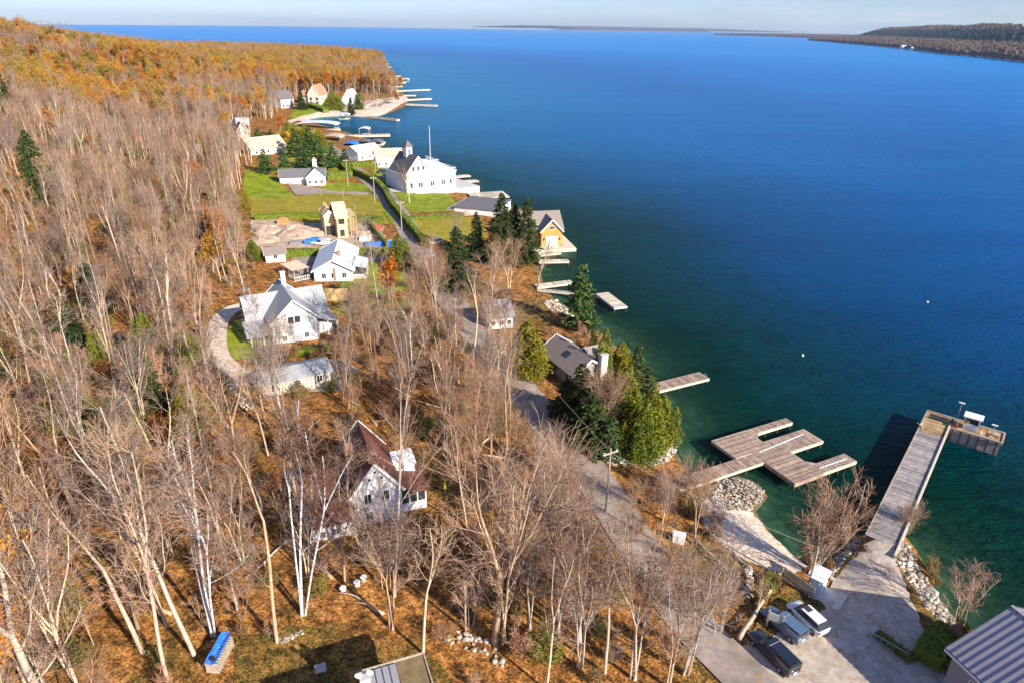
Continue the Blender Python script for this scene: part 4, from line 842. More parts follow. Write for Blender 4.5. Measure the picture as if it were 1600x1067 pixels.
vehicle('parked_car', (589, 272), (604, 270), 'cblack', 'dark car parked near the mansion, left one', 'car', 'suv', 4.8); vehicle('parked_car', (596, 279), (610, 277), 'csilver', 'silver car parked near the mansion beside a dark one', 'car', 'suv', 4.8)
vehicle('parked_car', (438, 281), (455, 280), 'cwhite', 'white car at the end of the gabled cottage driveway', 'car', 'suv', 4.8)
vehicle('parked_van', (490, 383), (516, 385), 'cwhite', 'white pickup truck with tools at the building site', 'pickup truck', 'truck', 6)
vehicle('parked_car', (530, 279), (545, 278), 'cblack', 'dark car beside the gabled cottage hedge', 'car', 'suv', 4.6)

# ------------------------------------------------------------------ street furniture and yard things
def thing_at(name, px, py, rz, label, cat, z=0):
    p = G(px, py); p.z += z; return empty(name, p, rz, label, cat)
r = thing_at('notice_board', 1197, 979, 0, 'grey double plank sign board on two posts in front of the blue pickup', 'sign'); p2 = G(1219, 989); r.rotation_euler[2] = math.atan2(p2.y - r.location.y, p2.x - r.location.x); L = (p2.xy - r.location.xy).length
for x in (0, L): MB().box(x - .09, -.09, -.5, x + .09, .09, 2.3).build('post', 'timber', r)
MB().box(.1, -.05, 1.55, L - .1, .05, 2.1).build('upper_board', 'concrete', r); MB().box(.1, -.05, 1.15, L - .1, .05, 1.48).build('lower_board', 'concrete', r)
def pole(px, py, h, label, lean=(0, 0), arm=True, z=0):
    r = thing_at('utility_pole', px, py, 0, label, 'utility pole'); r.rotation_euler[:] = (lean[1], lean[0], .5)
    MB().tube([(0, 0, -1), (0, 0, h)], [.16, .11], 8).build('pole', 'timber', r)
    if arm: MB().box(-1.1, -.07, h - .8, 1.1, .07, h - .6).build('crossarm', 'timber', r); MB().tube([(-.9, 0, h - .6), (-.9, 0, h - .4)], [.06, .05], 6).tube([(.9, 0, h - .6), (.9, 0, h - .4)], [.06, .05], 6).build('insulator', 'trim', r)
    return r
pole(1262, 921, 6.0, 'slim utility pole beside the white shed box at the gravel lot', arm=False)
pole(946, 800, 9.5, 'utility pole with crossarm beside the road below the yellow cedars'); pole(628, 362, 9, 'utility pole with crossarm between road and clipped hedge'); pole(586, 318, 9, 'utility pole on the left verge beyond the building site'); pole(544, 292, 10, 'tall lamp topped utility pole beside the gabled cottage'); pole(588, 285, 8, 'thin pole behind the hedge near the mansion drive')
def wire(P, Q, label, sag=.6, rad=.022):
    P, Q = Vector(P), Vector(Q); pts = [P.lerp(Q, t / 10) - Vector((0, 0, sag * 4 * (t / 10) * (1 - t / 10))) for t in range(11)]
    b = MB().tube([p - P for p in pts], [rad] * 11, 5); tag(b.build('overhead_wire', 'timber', None, loc=P), label, 'wire')
pa = G(1262, 921) + Vector((0, 0, 5.9)); pb = G(946, 800) + Vector((0, 0, 8.9)); pc = G(628, 362) + Vector((0, 0, 8.4))
wire(pa, pb, 'overhead wire running from the slim pole by the shed box to the roadside pole'); wire(pb, pc, 'overhead wire following the road towards the mansion', 1.5, .03)
wire(pc, G(586, 318) + Vector((0, 0, 8.4)), 'overhead wire crossing the road by the building site', .8, .03)
r = thing_at('utility_box', 1262, 919, .3, 'white gabled utility box hut at the edge of the gravel lot', 'shed'); r.rotation_euler[2] = -.75
MB().box(-.1, -.2, -1, 1.4, 1.5, 1.9).build('wall', 'white', r); slab(r, [(-.3, -.4, 1.92), (1.6, -.4, 1.92), (1.6, 1.7, 2.3), (-.3, 1.7, 2.3)], .1, 'whiteroof'); MB().box(.4, -.26, .0, 1.1, -.205, 1.7).build('door', 'paleblue', r)
r = thing_at('picket_fence', 1222, 903, 0, 'dark weathered picket fence beside the white utility hut', 'fence'); p2 = G(1272, 937); r.rotation_euler[2] = math.atan2(p2.y - r.location.y, p2.x - r.location.x); L = (p2.xy - r.location.xy).length
b = MB()
for k in range(int(L / .22)): b.box(k * .22, -.03, -.2, k * .22 + .14, .03, 1.7 + .08 * math.sin(k * 2.3))
tag(b.build('picket', 'timber', r), kind='stuff'); MB().box(0, .04, .5, L, .09, .6).box(0, .04, 1.3, L, .09, 1.4).build('rail', 'darkwood', r)
r = thing_at('road_guard_rail', 1356, 995, 0, 'thin low railing along the planted strip in the gravel lot', 'railing'); p2 = G(1415, 1030); r.rotation_euler[2] = math.atan2(p2.y - r.location.y, p2.x - r.location.x); L = (p2.xy - r.location.xy).length
MB().bar((0, 0, .8), (L, 0, .8), .08).build('top_rail', 'steel', r)
for k in range(7): MB().box(k * L / 6 - .04, -.04, -.2, k * L / 6 + .04, .04, .77).build('post', 'steel', r)
def timber(A, B, h, label, rad=.2, seg=1):
    a, b = G(*A), G(*B); r = empty('log_barrier', a, math.atan2(b.y - a.y, b.x - a.x), label, 'log barrier'); L = (b.xy - a.xy).length
    za, zb = h, b.z - a.z + h; n = 10
    MB().tube([(L * t / n, .05 * math.sin(t * 1.7), za + (zb - za) * t / n) for t in range(n + 1)], [rad * (1.1 - .25 * t / n) for t in range(n + 1)], 8).build('log', 'timber', r, True)
    for t in (.05, .35, .65, .95): MB().box(L * t - .1, -.1, -.8, L * t + .1, .1, za + (zb - za) * t - rad * .6).build('post', 'darkwood', r)
timber((1153, 1006), (1222, 896), .8, 'long pale log barrier rising from the road beside the black pickup', .22); timber((1082, 845), (1176, 938), .6, 'grey log barrier along the grass above the pebble beach', .15); timber((1145, 868), (1185, 905), .3, 'short dark log lying along the beach edge', .14)
timber((1367, 888), (1386, 898), .12, 'short loose log lying on the gravel before the pier', .1)
r = thing_at('white_boulder_sign', 1060, 846, -.3, 'small white box standing in the leaves beside the road', 'utility box'); MB().box(-.7, -.4, -.3, .7, .4, 1.1).build('body', 'white', r); MB().box(-.76, -.46, 1.1, .76, .46, 1.22).build('lid', 'trim', r)
r = thing_at('boat_ramp_pad', 1292, 935, -.72, 'low grey concrete pad at the end of the picket fence', 'concrete pad'); MB().box(-1.6, -1.3, -.3, 1.6, 1.6, .18).build('slab', 'concrete', r); MB().box(.9, -1.35, .18, 1.62, 1.65, .32).build('kerb', 'fascia', r)
# woodpile with blue tarp
r = thing_at('woodpile', 322, 1050, -.05, 'stacked firewood under a bright blue tarp at the wood edge', 'woodpile')
r.scale = (.72, .82, .8)
b = MB(); q = random.Random(3)
for k in range(5):
    for j in range(11): b.tube([(.1 + q.uniform(0, .1), j * .36, .18 + k * .3), (1.75 + q.uniform(0, .1), j * .36 + q.uniform(-.05, .05), .18 + k * .3)], [.15, .14], 6)
tag(b.build('firewood', 'timber', r), kind='stuff')
b = MB(); n = 12; v = []
for j in range(n + 1):
    y = -.2 + 4.3 * j / n
    for i in range(6): v.append((-.15 + i * .34 + q.uniform(-.04, .04), y, 1.62 + .12 * math.sin(i * 1.6) + q.uniform(-.06, .06) - (.5 if i == 0 else 0)))
b.add(v, [(j * 6 + i, j * 6 + i + 1, j * 6 + i + 7, j * 6 + i + 6) for j in range(n) for i in range(5)]); t = b.build('tarp', 'blue', r); sm = t.modifiers.new('thickness', 'SOLIDIFY'); sm.thickness = .03
MB().tube([(.9, .4, 1.7), (.9, .4, 1.86)], [.3, .3], 12).build('tyre_weight', 'black', r)
for i, (x, y, lb) in enumerate(((536, 923, 'white round cap in the leaves, leftmost of three'), (558, 914, 'white round cap in the leaves, middle of three'), (568, 906, 'white round cap in the leaves, rightmost of three'))):
    r = thing_at('septic_cap', x, y, 0, lb, 'pipe cap'); MB().tube([(0, 0, -.2), (0, 0, .45)], [.3, .3], 12).build('riser', 'concrete', r); MB().tube([(0, 0, .45), (0, 0, .52), (0, 0, .6)], [.36, .36, .2], 12).build('lid', 'white', r)
r = thing_at('wooden_post', 727, 985, 0, 'bare pale snag post standing alone on the leafy lawn', 'post'); MB().tube([(0, 0, -.5), (.05, 0, 4), (0, .05, 7.2)], [.13, .11, .08], 7).build('trunk', 'bark', r, True); MB().tube([(0, 0, 5), (.3, .1, 5.5)], [.04, .015], 5).build('stub', 'bark', r)
r = thing_at('lawn_chair', 502, 1052, .4, 'small blue grey garden table in the shade by the bottom house', 'garden table'); MB().box(-.5, -.5, .7, .5, .5, .76).build('table_top', 'steel', r)
for sx in (-1, 1):
    for sy in (-1, 1): MB().box(sx * .42 - .03, sy * .42 - .03, 0, sx * .42 + .03, sy * .42 + .03, .7).build('leg', 'steel', r)
r = thing_at('fire_bin', 733, 962, 0, 'dark green bin in tree shadow on the leafy lawn', 'bin'); MB().tube([(0, 0, 0), (0, 0, .8)], [.28, .32], 10).build('body', 'darkwood', r); MB().tube([(0, 0, .8), (0, 0, .88)], [.35, .3], 10).build('lid', 'black', r)
r = thing_at('patio_umbrella', 696, 772, 0, 'closed yellow garden umbrella right of the farmhouse', 'umbrella'); MB().tube([(0, 0, 0), (0, 0, 2.6)], [.04, .04], 6).build('pole', 'steel', r); MB().tube([(0, 0, 1.0), (0, 0, 1.8), (0, 0, 2.6)], [.26, .16, .04], 8).build('canopy', 'yellow', r)
# building site clutter
def pile(px, py, rad, h, m, name, label, cat, seed):
    q = random.Random(seed); r = thing_at(name, px, py, 0, label, cat); b = MB(); n = 14; ring = 5; v = [(0, 0, h)]
    for i in range(1, ring + 1):
        for k in range(n): rr = rad * i / ring * q.uniform(.85, 1.15); v.append((rr * math.cos(2 * PI * k / n), rr * .8 * math.sin(2 * PI * k / n), max(-.6, h * (1 - (i / ring) ** 1.3) * q.uniform(.7, 1.15)) - (.6 if i == ring else 0)))
    f = [(0, 1 + k, 1 + (k + 1) % n) for k in range(n)]
    for i in range(ring - 1):
        for k in range(n): o_ = 1 + i * n; f.append((o_ + k, o_ + n + k, o_ + n + (k + 1) % n, o_ + (k + 1) % n))
    b.add(v, f).build('heap', m, r); return r
pile(467, 366, 8.5, 2.6, 'dirt', 'dirt_pile', 'largest tan heap of earth left of the unfinished house', 'dirt pile', 1); pile(420, 362, 6, 1.8, 'dirt', 'dirt_pile', 'low earth heap at the wood edge of the building site', 'dirt pile', 2); pile(412, 376, 5, 1.5, 'dirt', 'dirt_pile', 'small earth heap nearest the hedge on the building site', 'dirt pile', 3); pile(566, 368, 6, 1.2, 'dirt', 'dirt_pile', 'flat rubble heap between unfinished house and road', 'dirt pile', 4)
for px, py, sz, m, nm, lb in ((433, 352, (3, 2, 1.8), 'orangep', 'excavator_body', 'rusty orange machine half behind the earth heaps'), (484, 381, (3, 2, 1.4), 'blue', 'tarp_covered_stack', 'blue tarped stack standing left of the white truck'), (475, 383, (2.4, 2, 1.3), 'blue', 'tarp_covered_stack', 'smaller blue tarped stack at the left of its pair'), (452, 384, (3, 2, .9), 'steel', 'material_stack', 'grey material stack along the building site track'), (570, 386, (8, 2, 1.0), 'blue', 'tarp_covered_stack', 'long dark blue tarped pile near the site entrance'), (561, 378, (3, 2.4, 1.2), 'white', 'site_container', 'white skip at the front of the unfinished house'), (582, 361, (2.5, 2, 1.4), 'red', 'material_stack', 'red drum stack on the rubble beside the road'), (604, 384, (4, 2.5, 1.2), 'csilver', 'site_trailer', 'silver trailer by the site gate')):
    r = thing_at(nm, px, py, .1, lb, 'building material'); x, y, z = sz; q = random.Random(px)
    MB().add([(0, 0, -.3), (x, 0, -.3), (x, y, -.3), (0, y, -.3), (.1, .1, z * .8), (x - .3, .15, z), (x - .1, y - .2, z * .9), (.2, y - .1, z * .85), (x * .5, y * .5, z * 1.15)], [(3, 2, 1, 0), (0, 1, 5, 4), (1, 2, 6, 5), (2, 3, 7, 6), (3, 0, 4, 7), (4, 5, 8), (5, 6, 8), (6, 7, 8), (7, 4, 8)]).build('stack', m, r); MB().box(-.2, .2, -.3, x + .2, .5, .15).box(-.2, y - .5, -.3, x + .2, y - .2, .15).build('skid', 'timber', r)
q = random.Random(8); b = MB(); 
for k in range(260):
    p = G(q.choice((q.uniform(398, 500), q.uniform(550, 600))), q.uniform(348, 388)); s = q.uniform(.1, .45); b.box(p.x - s, p.y - s * .6, p.z - .1, p.x + s, p.y + s * .6, p.z + s * .9, q.uniform(0, 3))
tag(b.build('building_rubble', 'rock'), 'scattered pale stones and rubble over the building site dirt', 'rubble', kind='stuff')
r = thing_at('board_fence', 508, 470, 0, 'tall tan board fence behind the grey roofed house', 'fence'); p2 = G(527, 468); p2 = Vector((r.location.x + 4.6, r.location.y + .3, 0)); r.rotation_euler[2] = .06
for k in range(5): MB().box(k * 1.02, -.05, -1, k * 1.02 + .98, .05, 2.6 + .1 * (k % 2)).build('panel', 'lumber', r)

# ------------------------------------------------------------------ stones
def rock_mesh(seed, m='rock'):
    bm = bmesh.new(); bmesh.ops.create_icosphere(bm, subdivisions=1, radius=1); q = random.Random(seed)
    for v in bm.verts: v.co *= q.uniform(.72, 1.12)
    for v in bm.verts: v.co.z *= .72
    me = bpy.data.meshes.new('rock'); bm.to_mesh(me); bm.free(); me.materials.append(M[m]); return me
ROCKS = [rock_mesh(s) for s in range(6)]
def rocks(name, poly, n, s0, s1, label, big=120, seed=0, zup=.0):
    """a bank of stones inside a picture polygon: the largest as parts, the rest joined"""
    P = np.array(gxy(poly)); q = random.Random(seed); c = P.mean(0); r = empty(name, (c[0], c[1], max(T(*c), 0)), 0, label, 'rocks'); L = []
    lo, hi = P.min(0), P.max(0); t = 0
    while len(L) < n and t < n * 60:
        t += 1; x, y = q.uniform(lo[0], hi[0]), q.uniform(lo[1], hi[1])
        if inside(np.array([x]), np.array([y]), P)[0]:
            s = q.uniform(s0, s1) * q.choice((1, .8, .6, 1)); 
            if all((x - a) ** 2 + (y - b) ** 2 > ((s + s2) * .62) ** 2 for a, b, s2 in L): L.append((x, y, s))
    L.sort(key=lambda k: -k[2]); base = r.location.copy()
    for x, y, s in L[:big]:
        o_ = ob('rock', q.choice(ROCKS), r, (x - base.x, y - base.y, T(x, y) + s * .25 + zup * (1 + .9 * math.exp(-((x - c[0]) ** 2 + (y - c[1]) ** 2) / 9)) - base.z)); o_.rotation_euler = (q.uniform(-.4, .4), q.uniform(-.4, .4), q.uniform(0, 6)); o_.scale = (s * q.uniform(.8, 1.25), s, s * q.uniform(.7, 1))
    if len(L) > big:
        b = MB()
        for x, y, s in L[big:]:
            me = q.choice(ROCKS); a = q.uniform(0, 6); co, si = math.cos(a), math.sin(a); z = T(x, y) + s * .25 + zup - base.z
            b.add([(x - base.x + s * (v.co.x * co - v.co.y * si), y - base.y + s * (v.co.x * si + v.co.y * co), z + s * v.co.z) for v in me.vertices], [tuple(p.vertices) for p in me.polygons])
        tag(b.build('small_stones', 'rock', r), kind='stuff')
rocks('stone_mound', [(1108, 768), (1122, 754), (1150, 748), (1172, 755), (1193, 768), (1188, 785), (1170, 800), (1150, 800), (1125, 795), (1112, 785)], 620, .14, .3, 'mound of fist sized pale stones under the dock gangway', 200, 1, .25)
rocks('riprap', [(1396, 850), (1414, 846), (1432, 880), (1455, 920), (1480, 955), (1492, 975), (1470, 972), (1448, 950), (1425, 915), (1405, 885)], 420, .25, .62, 'band of big pale boulders between pier foot and metal roofed building', 290, 2)
rocks('shore_rocks', [(945, 716), (975, 712), (1010, 712), (1035, 705), (1046, 690), (1056, 704), (1042, 722), (1010, 730), (975, 728), (950, 726)], 160, .3, .6, 'row of pale boulders at the foot of the yellow cedars', 160, 3)
rocks('point_rocks', [(848, 470), (870, 470), (890, 488), (905, 505), (890, 510), (870, 492), (855, 482)], 90, .3, .7, 'jumble of white rocks on the shore by the tall pine', 90, 4)
rocks('lot_edge_stones', [(1298, 905), (1325, 868), (1362, 836), (1355, 832), (1320, 858), (1288, 888), (1278, 898)], 160, .2, .42, 'curving line of stones between lone willow and gravel', 160, 5)
rocks('garden_stones', [(690, 1000), (715, 985), (745, 990), (775, 1010), (790, 1040), (775, 1045), (755, 1018), (715, 1012)], 30, .2, .45, 'loose pale garden stones on the leafy lawn by the dark tree', 60, 6)
rocks('verge_stones', [(1203, 1003), (1215, 990), (1232, 992), (1222, 1004)], 50, .15, .32, 'small pale stones on the verge behind the black pickup', 50, 7)
rocks('stone_wall', [(1163, 890), (1172, 886), (1176, 915), (1168, 935), (1160, 930), (1168, 910)], 70, .25, .45, 'short curved dry stone wall above the beach', 70, 8, .2)
rocks('driveway_boulders', [(350, 585), (385, 610), (395, 640), (380, 640), (362, 610)], 50, .25, .5, 'scattered boulders at the lower end of the curved driveway', 50, 9)
rocks('lawn_edge_stones', [(436, 1000), (470, 985), (474, 990), (440, 1006)], 40, .2, .35, 'short row of grey stones at the edge of the leafy lawn', 40, 10)

# ------------------------------------------------------------------ trees
def nmesh(name, V, F, m, smooth=False):
    me = bpy.data.meshes.new(name); V = np.asarray(V, float); F = np.asarray(F, np.int32); k = F.shape[1]
    me.vertices.add(len(V)); me.vertices.foreach_set('co', V.ravel()); me.loops.add(F.size); me.loops.foreach_set('vertex_index', F.ravel())
    me.polygons.add(len(F)); me.polygons.foreach_set('loop_start', np.arange(0, F.size, k, dtype=np.int32)); me.update(calc_edges=True)
    me.materials.append(M[m]); return me
def tubes_np(segs, n=3):
    """segs: list of (points, radii)"""
    V = []; F = []; base = 0
    for pts, rad in segs:
        P = np.array(pts); R_ = np.array(rad); m = len(P)
        D = np.empty_like(P); D[1:-1] = P[2:] - P[:-2] if m > 2 else D[1:-1]; D[0] = P[1] - P[0]; D[-1] = P[-1] - P[-2]
        D /= np.linalg.norm(D, axis=1)[:, None] + 1e-9
        ref = np.array([.31, .93, .2]); A = np.cross(D, ref); A /= np.linalg.norm(A, axis=1)[:, None] + 1e-9; B = np.cross(D, A)
        t = 2 * PI * np.arange(n) / n
        V.append((P[:, None] + (A[:, None] * np.cos(t)[None, :, None] + B[:, None] * np.sin(t)[None, :, None]) * R_[:, None, None]).reshape(-1, 3))
        i = np.arange(m - 1)[:, None] * n; k = np.arange(n)[None]; k2 = (k + 1) % n
        F.append((np.stack([i + k, i + k2, i + n + k2, i + n + k], -1) + base).reshape(-1, 4)); base += m * n
    return np.concatenate(V), np.concatenate(F)
def cards(C, s0, s1, q, flat=0.0, up=0.0):
    """small leaf clump faces at points C"""
    n = len(C); A = q.normal(size=(n, 3)); A[:, 2] *= (1 - flat); A /= np.linalg.norm(A, axis=1)[:, None]; B = q.normal(size=(n, 3)); B[:, 2] += up
    B -= (A * B).sum(1)[:, None] * A; B /= np.linalg.norm(B, axis=1)[:, None]; s = q.uniform(s0, s1, (n, 1))
    V = np.stack([C - A * s, C + B * s * .75, C + A * s, C - B * s * .75], 1).reshape(-1, 3)
    return V, np.arange(4 * n).reshape(n, 4)
def grow(q, p, d, L, r0, r1, nseg, wob, up):
    pts = [p]; rad = [r0]; d = d / np.linalg.norm(d)
    for i in range(nseg):
        d = d + q.normal(size=3) * wob + np.array([0, 0, up]); d /= np.linalg.norm(d); p = p + d * L / nseg; pts.append(p); rad.append(r0 + (r1 - r0) * (i + 1) / nseg)
    return pts, rad
def side(q, d, ang):
    a = np.cross(d, q.normal(size=3)); a /= np.linalg.norm(a); d = d / np.linalg.norm(d); return d * math.cos(ang) + a * math.sin(ang)
def bare(seed, h, stems=1, fork=.45, spread=.45, nb=8, nt=6, nf=3, r=.2, lean=.05, nleaf=0, ls=(.18, .34), tw=.017):
    q = np.random.RandomState(seed); T_ = []; B_ = []; W = []; tips = []
    leaders = []
    for s in range(stems):
        d0 = np.array([0, 0, 1.]) + q.normal(size=3) * (lean if stems == 1 else .11); rr = r * (1 if stems == 1 else .7) * q.uniform(.8, 1.1)
        hh = h * q.uniform(.85, 1.05)
        tr = grow(q, np.array([q.normal() * .25 * (stems > 1), q.normal() * .25 * (stems > 1), -.6]), d0, hh * fork + .6, rr * 1.15, rr * .72, 6, .022, .02); T_.append(tr)
        d = tr[0][-1] - tr[0][-2]
        for k in range(q.randint(2, 4) if fork < .8 else 1):
            ld = grow(q, tr[0][-1], side(q, d, q.uniform(.12, spread * .8)), hh * (1 - fork) * q.uniform(.8, 1.05), rr * .66, .03, 8, .06, .05); T_.append(ld); leaders.append(ld)
        for k in range(q.randint(0, 3)):   # low limbs
            j = q.randint(3, 6); leaders.append(grow(q, tr[0][j], side(q, d, q.uniform(.6, 1.0)), hh * .32, rr * .3, .02, 6, .1, .09)); T_.append(leaders[-1])
    for pts, rad in leaders:
        L = np.linalg.norm(pts[-1] - pts[0])
        for k in range(nb):
            t = q.uniform(.12, .97); i = min(int(t * (len(pts) - 1)), len(pts) - 2); p = pts[i] + (pts[i + 1] - pts[i]) * (t * (len(pts) - 1) - i)
            bl = grow(q, p, side(q, pts[i + 1] - pts[i], q.uniform(.4, .4 + spread)), L * q.uniform(.28, .5) * (1.15 - t * .6), max(.022, rad[i] * .42), .014, 5, .1, .07); B_.append(bl)
            for m in range(nt):
                i2 = q.randint(1, 5); p2 = bl[0][i2]; l2 = L * q.uniform(.1, .22)
                tl = grow(q, p2, side(q, bl[0][i2] - bl[0][i2 - 1], q.uniform(.35, .9)), l2, tw * 1.25, tw * .8, 3, .13, .05); W.append(tl); tips.append(tl[0][-1])
                for z in range(nf):
                    i3 = q.randint(1, 4); W.append(grow(q, tl[0][i3], side(q, tl[0][i3] - tl[0][i3 - 1], q.uniform(.3, .9)), l2 * q.uniform(.35, .75), tw * .85, tw * .5, 1, .1, 0)); tips.append(W[-1][0][-1])
    tr = tubes_np(T_, 6); b1 = tubes_np(B_, 4); b2 = tubes_np(W, 3)
    cr = (np.concatenate([b1[0], b2[0]]), np.concatenate([b1[1], b2[1] + len(b1[0])]))
    lv = None
    if nleaf:
        tips = np.array(tips); C = tips[q.randint(0, len(tips), nleaf)] + q.normal(size=(nleaf, 3)) * .28; lv = cards(C, *ls, q)
    return tr, cr, lv
def make_bare(name, seed, h, bark='bark', twig='twig', leaf=None, **k):
    tr, cr, lv = bare(seed, h, **k); return dict(name=name, h=h, trunk=nmesh('trunk', *tr, bark), crown=nmesh('crown', *cr, twig), leaves=nmesh('foliage', *lv, leaf) if lv else None)
def make_spruce(name, seed, h, w, leaf='spruce', dens=1.0, droop=.25, top=.04, trunk='darkbark', s=(.16, .34)):
    q = np.random.RandomState(seed); C = []; br = []
    nl = int(h * 2.4 * dens)
    for i in range(nl):
        t = i / nl; z = h * (.06 + .93 * t); R_ = w * ((1 - t) ** .8 + top) * q.uniform(.75, 1.12)
        for k in range(int(6 + 4 * (1 - t))):
            a = q.uniform(0, 2 * PI); L = R_ * q.uniform(.6, 1.1); e = np.array([math.cos(a) * L, math.sin(a) * L, z - L * droop + q.normal() * .1]); s0_ = np.array([0, 0, z + .1]); br.append(([s0_, e], [.035, .012]))
            n = max(3, int(L * 7 * dens)); u = q.uniform(.2, 1.03, n) ** .7; P = s0_ + (e - s0_) * u[:, None]; sidev = np.array([-math.sin(a), math.cos(a), 0]); P = P + sidev * (q.normal(size=n) * .24 * (1.1 - u) * L * .6)[:, None]; P[:, 2] -= np.abs(q.normal(size=n)) * .10; C.append(P)
    C = np.concatenate(C); tr = tubes_np([([np.array([0, 0, -.5]), np.array([0, 0, h * .5]), np.array([0, 0, h])], [h * .016 + .04, h * .009 + .02, .015])], 7); b = tubes_np(br, 3)
    tr = (np.concatenate([tr[0], b[0]]), np.concatenate([tr[1], b[1] + len(tr[0])]))
    return dict(name=name, h=h, trunk=nmesh('trunk', *tr, trunk), crown=None, leaves=nmesh('foliage', *cards(C, *s, q, .5), leaf))
def make_cedar(name, seed, h, w, leaf='cedar', n=12000, lobes=6, top=.12, s=(.07, .17)):
    q = np.random.RandomState(seed); P = []; LB = [(0, 0, h, w)] + [(q.normal() * w * .35, q.normal() * w * .35, h * q.uniform(.55, .9), w * q.uniform(.5, .75)) for _ in range(lobes)]
    for x, y, hh, ww in LB:
        m = int(n * (hh * ww) / sum(a[2] * a[3] for a in LB)); t = q.uniform(.02, 1, m) ** 1.15; a = q.uniform(0, 2 * PI, m); prof = ((1 - t) ** .62 * (1 - .25 * np.exp(-t * 9)) + top * (1 - t)) * ww
        bumpy = 1 + .2 * np.sin(a * 5 + t * 9 + seed) + .17 * np.sin(a * 9 - t * 23) + .12 * np.sin(a * 3 + t * 41); rr = prof * bumpy * q.uniform(.55, 1.05, m) ** .5
        P.append(np.stack([x + rr * np.cos(a), y + rr * np.sin(a), hh * t + .1], -1))
    C = np.concatenate(P); tr = tubes_np([([np.array([0, 0, -.5]), np.array([0, 0, h * .9])], [.14 + h * .01, .03])], 6)
    return dict(name=name, h=h, trunk=nmesh('trunk', *tr, 'darkbark'), crown=None, leaves=nmesh('foliage', *cards(C, *s, q, .1, 1.6), leaf))
PRO = {}
PRO['maple'] = [make_bare('bare_tree', 11 + i, hh, stems=st, fork=fk, spread=sp, r=rr) for i, (hh, st, fk, sp, rr) in enumerate([(19, 1, .45, .4, .21), (21, 1, .55, .32, .2), (17, 2, .4, .4, .19), (20, 1, .35, .45, .25), (16, 3, .4, .35, .16), (22, 1, .6, .3, .19)])]
PRO['birch'] = [make_bare('birch_tree', 31 + i, hh, 'birch', 'twig', stems=st, fork=.6, spread=.3, r=.13, nb=8, nt=6) for i, (hh, st) in enumerate([(17, 1), (16, 3)])]
PRO['orange'] = [make_bare('autumn_tree', 41 + i, hh, leaf='orange', nleaf=nl, fork=.4, spread=.5, nf=2, nt=5, ls=(.16, .32)) for i, (hh, nl) in enumerate([(16, 3800), (14, 2000)])]
PRO['gold'] = [make_bare('golden_tree', 44, 14, leaf='gold', nleaf=6000, fork=.35, spread=.5, nf=2, nt=6, ls=(.12, .24))]
PRO['olive'] = [make_bare('poplar_tree', 51, 17, leaf='olive', nleaf=2600, fork=.5, spread=.35, nf=2, nt=6, ls=(.13, .25))]
PRO['spruce'] = [make_spruce('spruce_tree', 61, 16, 4.8, dens=1.7, s=(.12, .27), top=.08), make_spruce('spruce_tree', 62, 12, 4.2, dens=1.7, s=(.11, .25), top=.1)]
PRO['pine'] = [make_spruce('pine_tree', 63, 11, 3.9, 'pine', .8, -.12, .16, 'darkbark', (.2, .42))]
PRO['cedar'] = [make_cedar('cedar_tree', 71, 9, 2.1), make_cedar('cedar_tree', 72, 7, 2.6, lobes=7)]
PRO['shrub'] = [make_bare('bare_shrub', 81, 4.2, 'twig', 'twigred', stems=7, fork=.3, spread=.6, nb=5, nt=6, nf=2, r=.05, tw=.014), make_bare('bare_shrub', 82, 3.0, 'bark', 'twig', stems=6, fork=.25, spread=.7, nb=5, nt=5, nf=2, r=.045, tw=.014),
                make_bare('brush', 83, 2.6, 'twig', 'twigred', 'brushl', stems=5, fork=.3, spread=.7, nb=4, nt=5, nf=1, r=.04, nleaf=500, ls=(.07, .15), tw=.013),
                make_bare('leafy_shrub', 84, 3.4, 'twig', 'twig', 'greenbrush', stems=6, fork=.3, spread=.6, nb=4, nt=5, nf=1, r=.04, nleaf=1400, ls=(.07, .15), tw=.013),
                make_bare('orange_shrub', 85, 3.4, 'twig', 'twig', 'orange', stems=6, fork=.3, spread=.6, nb=4, nt=5, nf=1, r=.04, nleaf=1200, ls=(.06, .14), tw=.013)]
PRO['sapling'] = [make_bare('sapling', 91, 9, stems=1, fork=.5, spread=.4, nb=7, nt=5, nf=2, r=.07, tw=.013), make_bare('sapling', 92, 8, stems=4, fork=.35, spread=.35, nb=5, nt=5, nf=2, r=.07, twig='twigred', tw=.013)]
PRO['willow'] = [make_bare('bare_willow', 95, 9.5, stems=10, fork=.22, spread=.65, nb=6, nt=5, nf=2, r=.12, tw=.015)]
FIRST = {}
def plant(kind, i, x, y, label, sc=1.0, group=None, rz=None, cat=None, dz=0):
    p = PRO[kind][i]; rz = nr.uniform(0, 6.28) if rz is None else rz; loc_ = (x, y, T(x, y) + dz)
    if (kind, i) in FIRST:
        o_ = copy_thing(FIRST[kind, i], loc_, rz, sc, label, group)
    else:
        o_ = empty(p['name'], loc_, rz, label, {'brush': 'shrub', 'bare_shrub': 'shrub', 'leafy_shrub': 'shrub', 'orange_shrub': 'shrub'}.get(p['name'], 'tree'), group); o_.scale = (sc,) * 3
        for k in ('trunk', 'crown', 'leaves'):
            if p[k]: ob('foliage' if k == 'leaves' else k, p[k], o_)
        FIRST[kind, i] = o_
    if kind not in ('spruce', 'pine', 'cedar'): o_.rotation_euler[0] = nr.normal() * .04; o_.rotation_euler[1] = nr.normal() * .04
    return o_
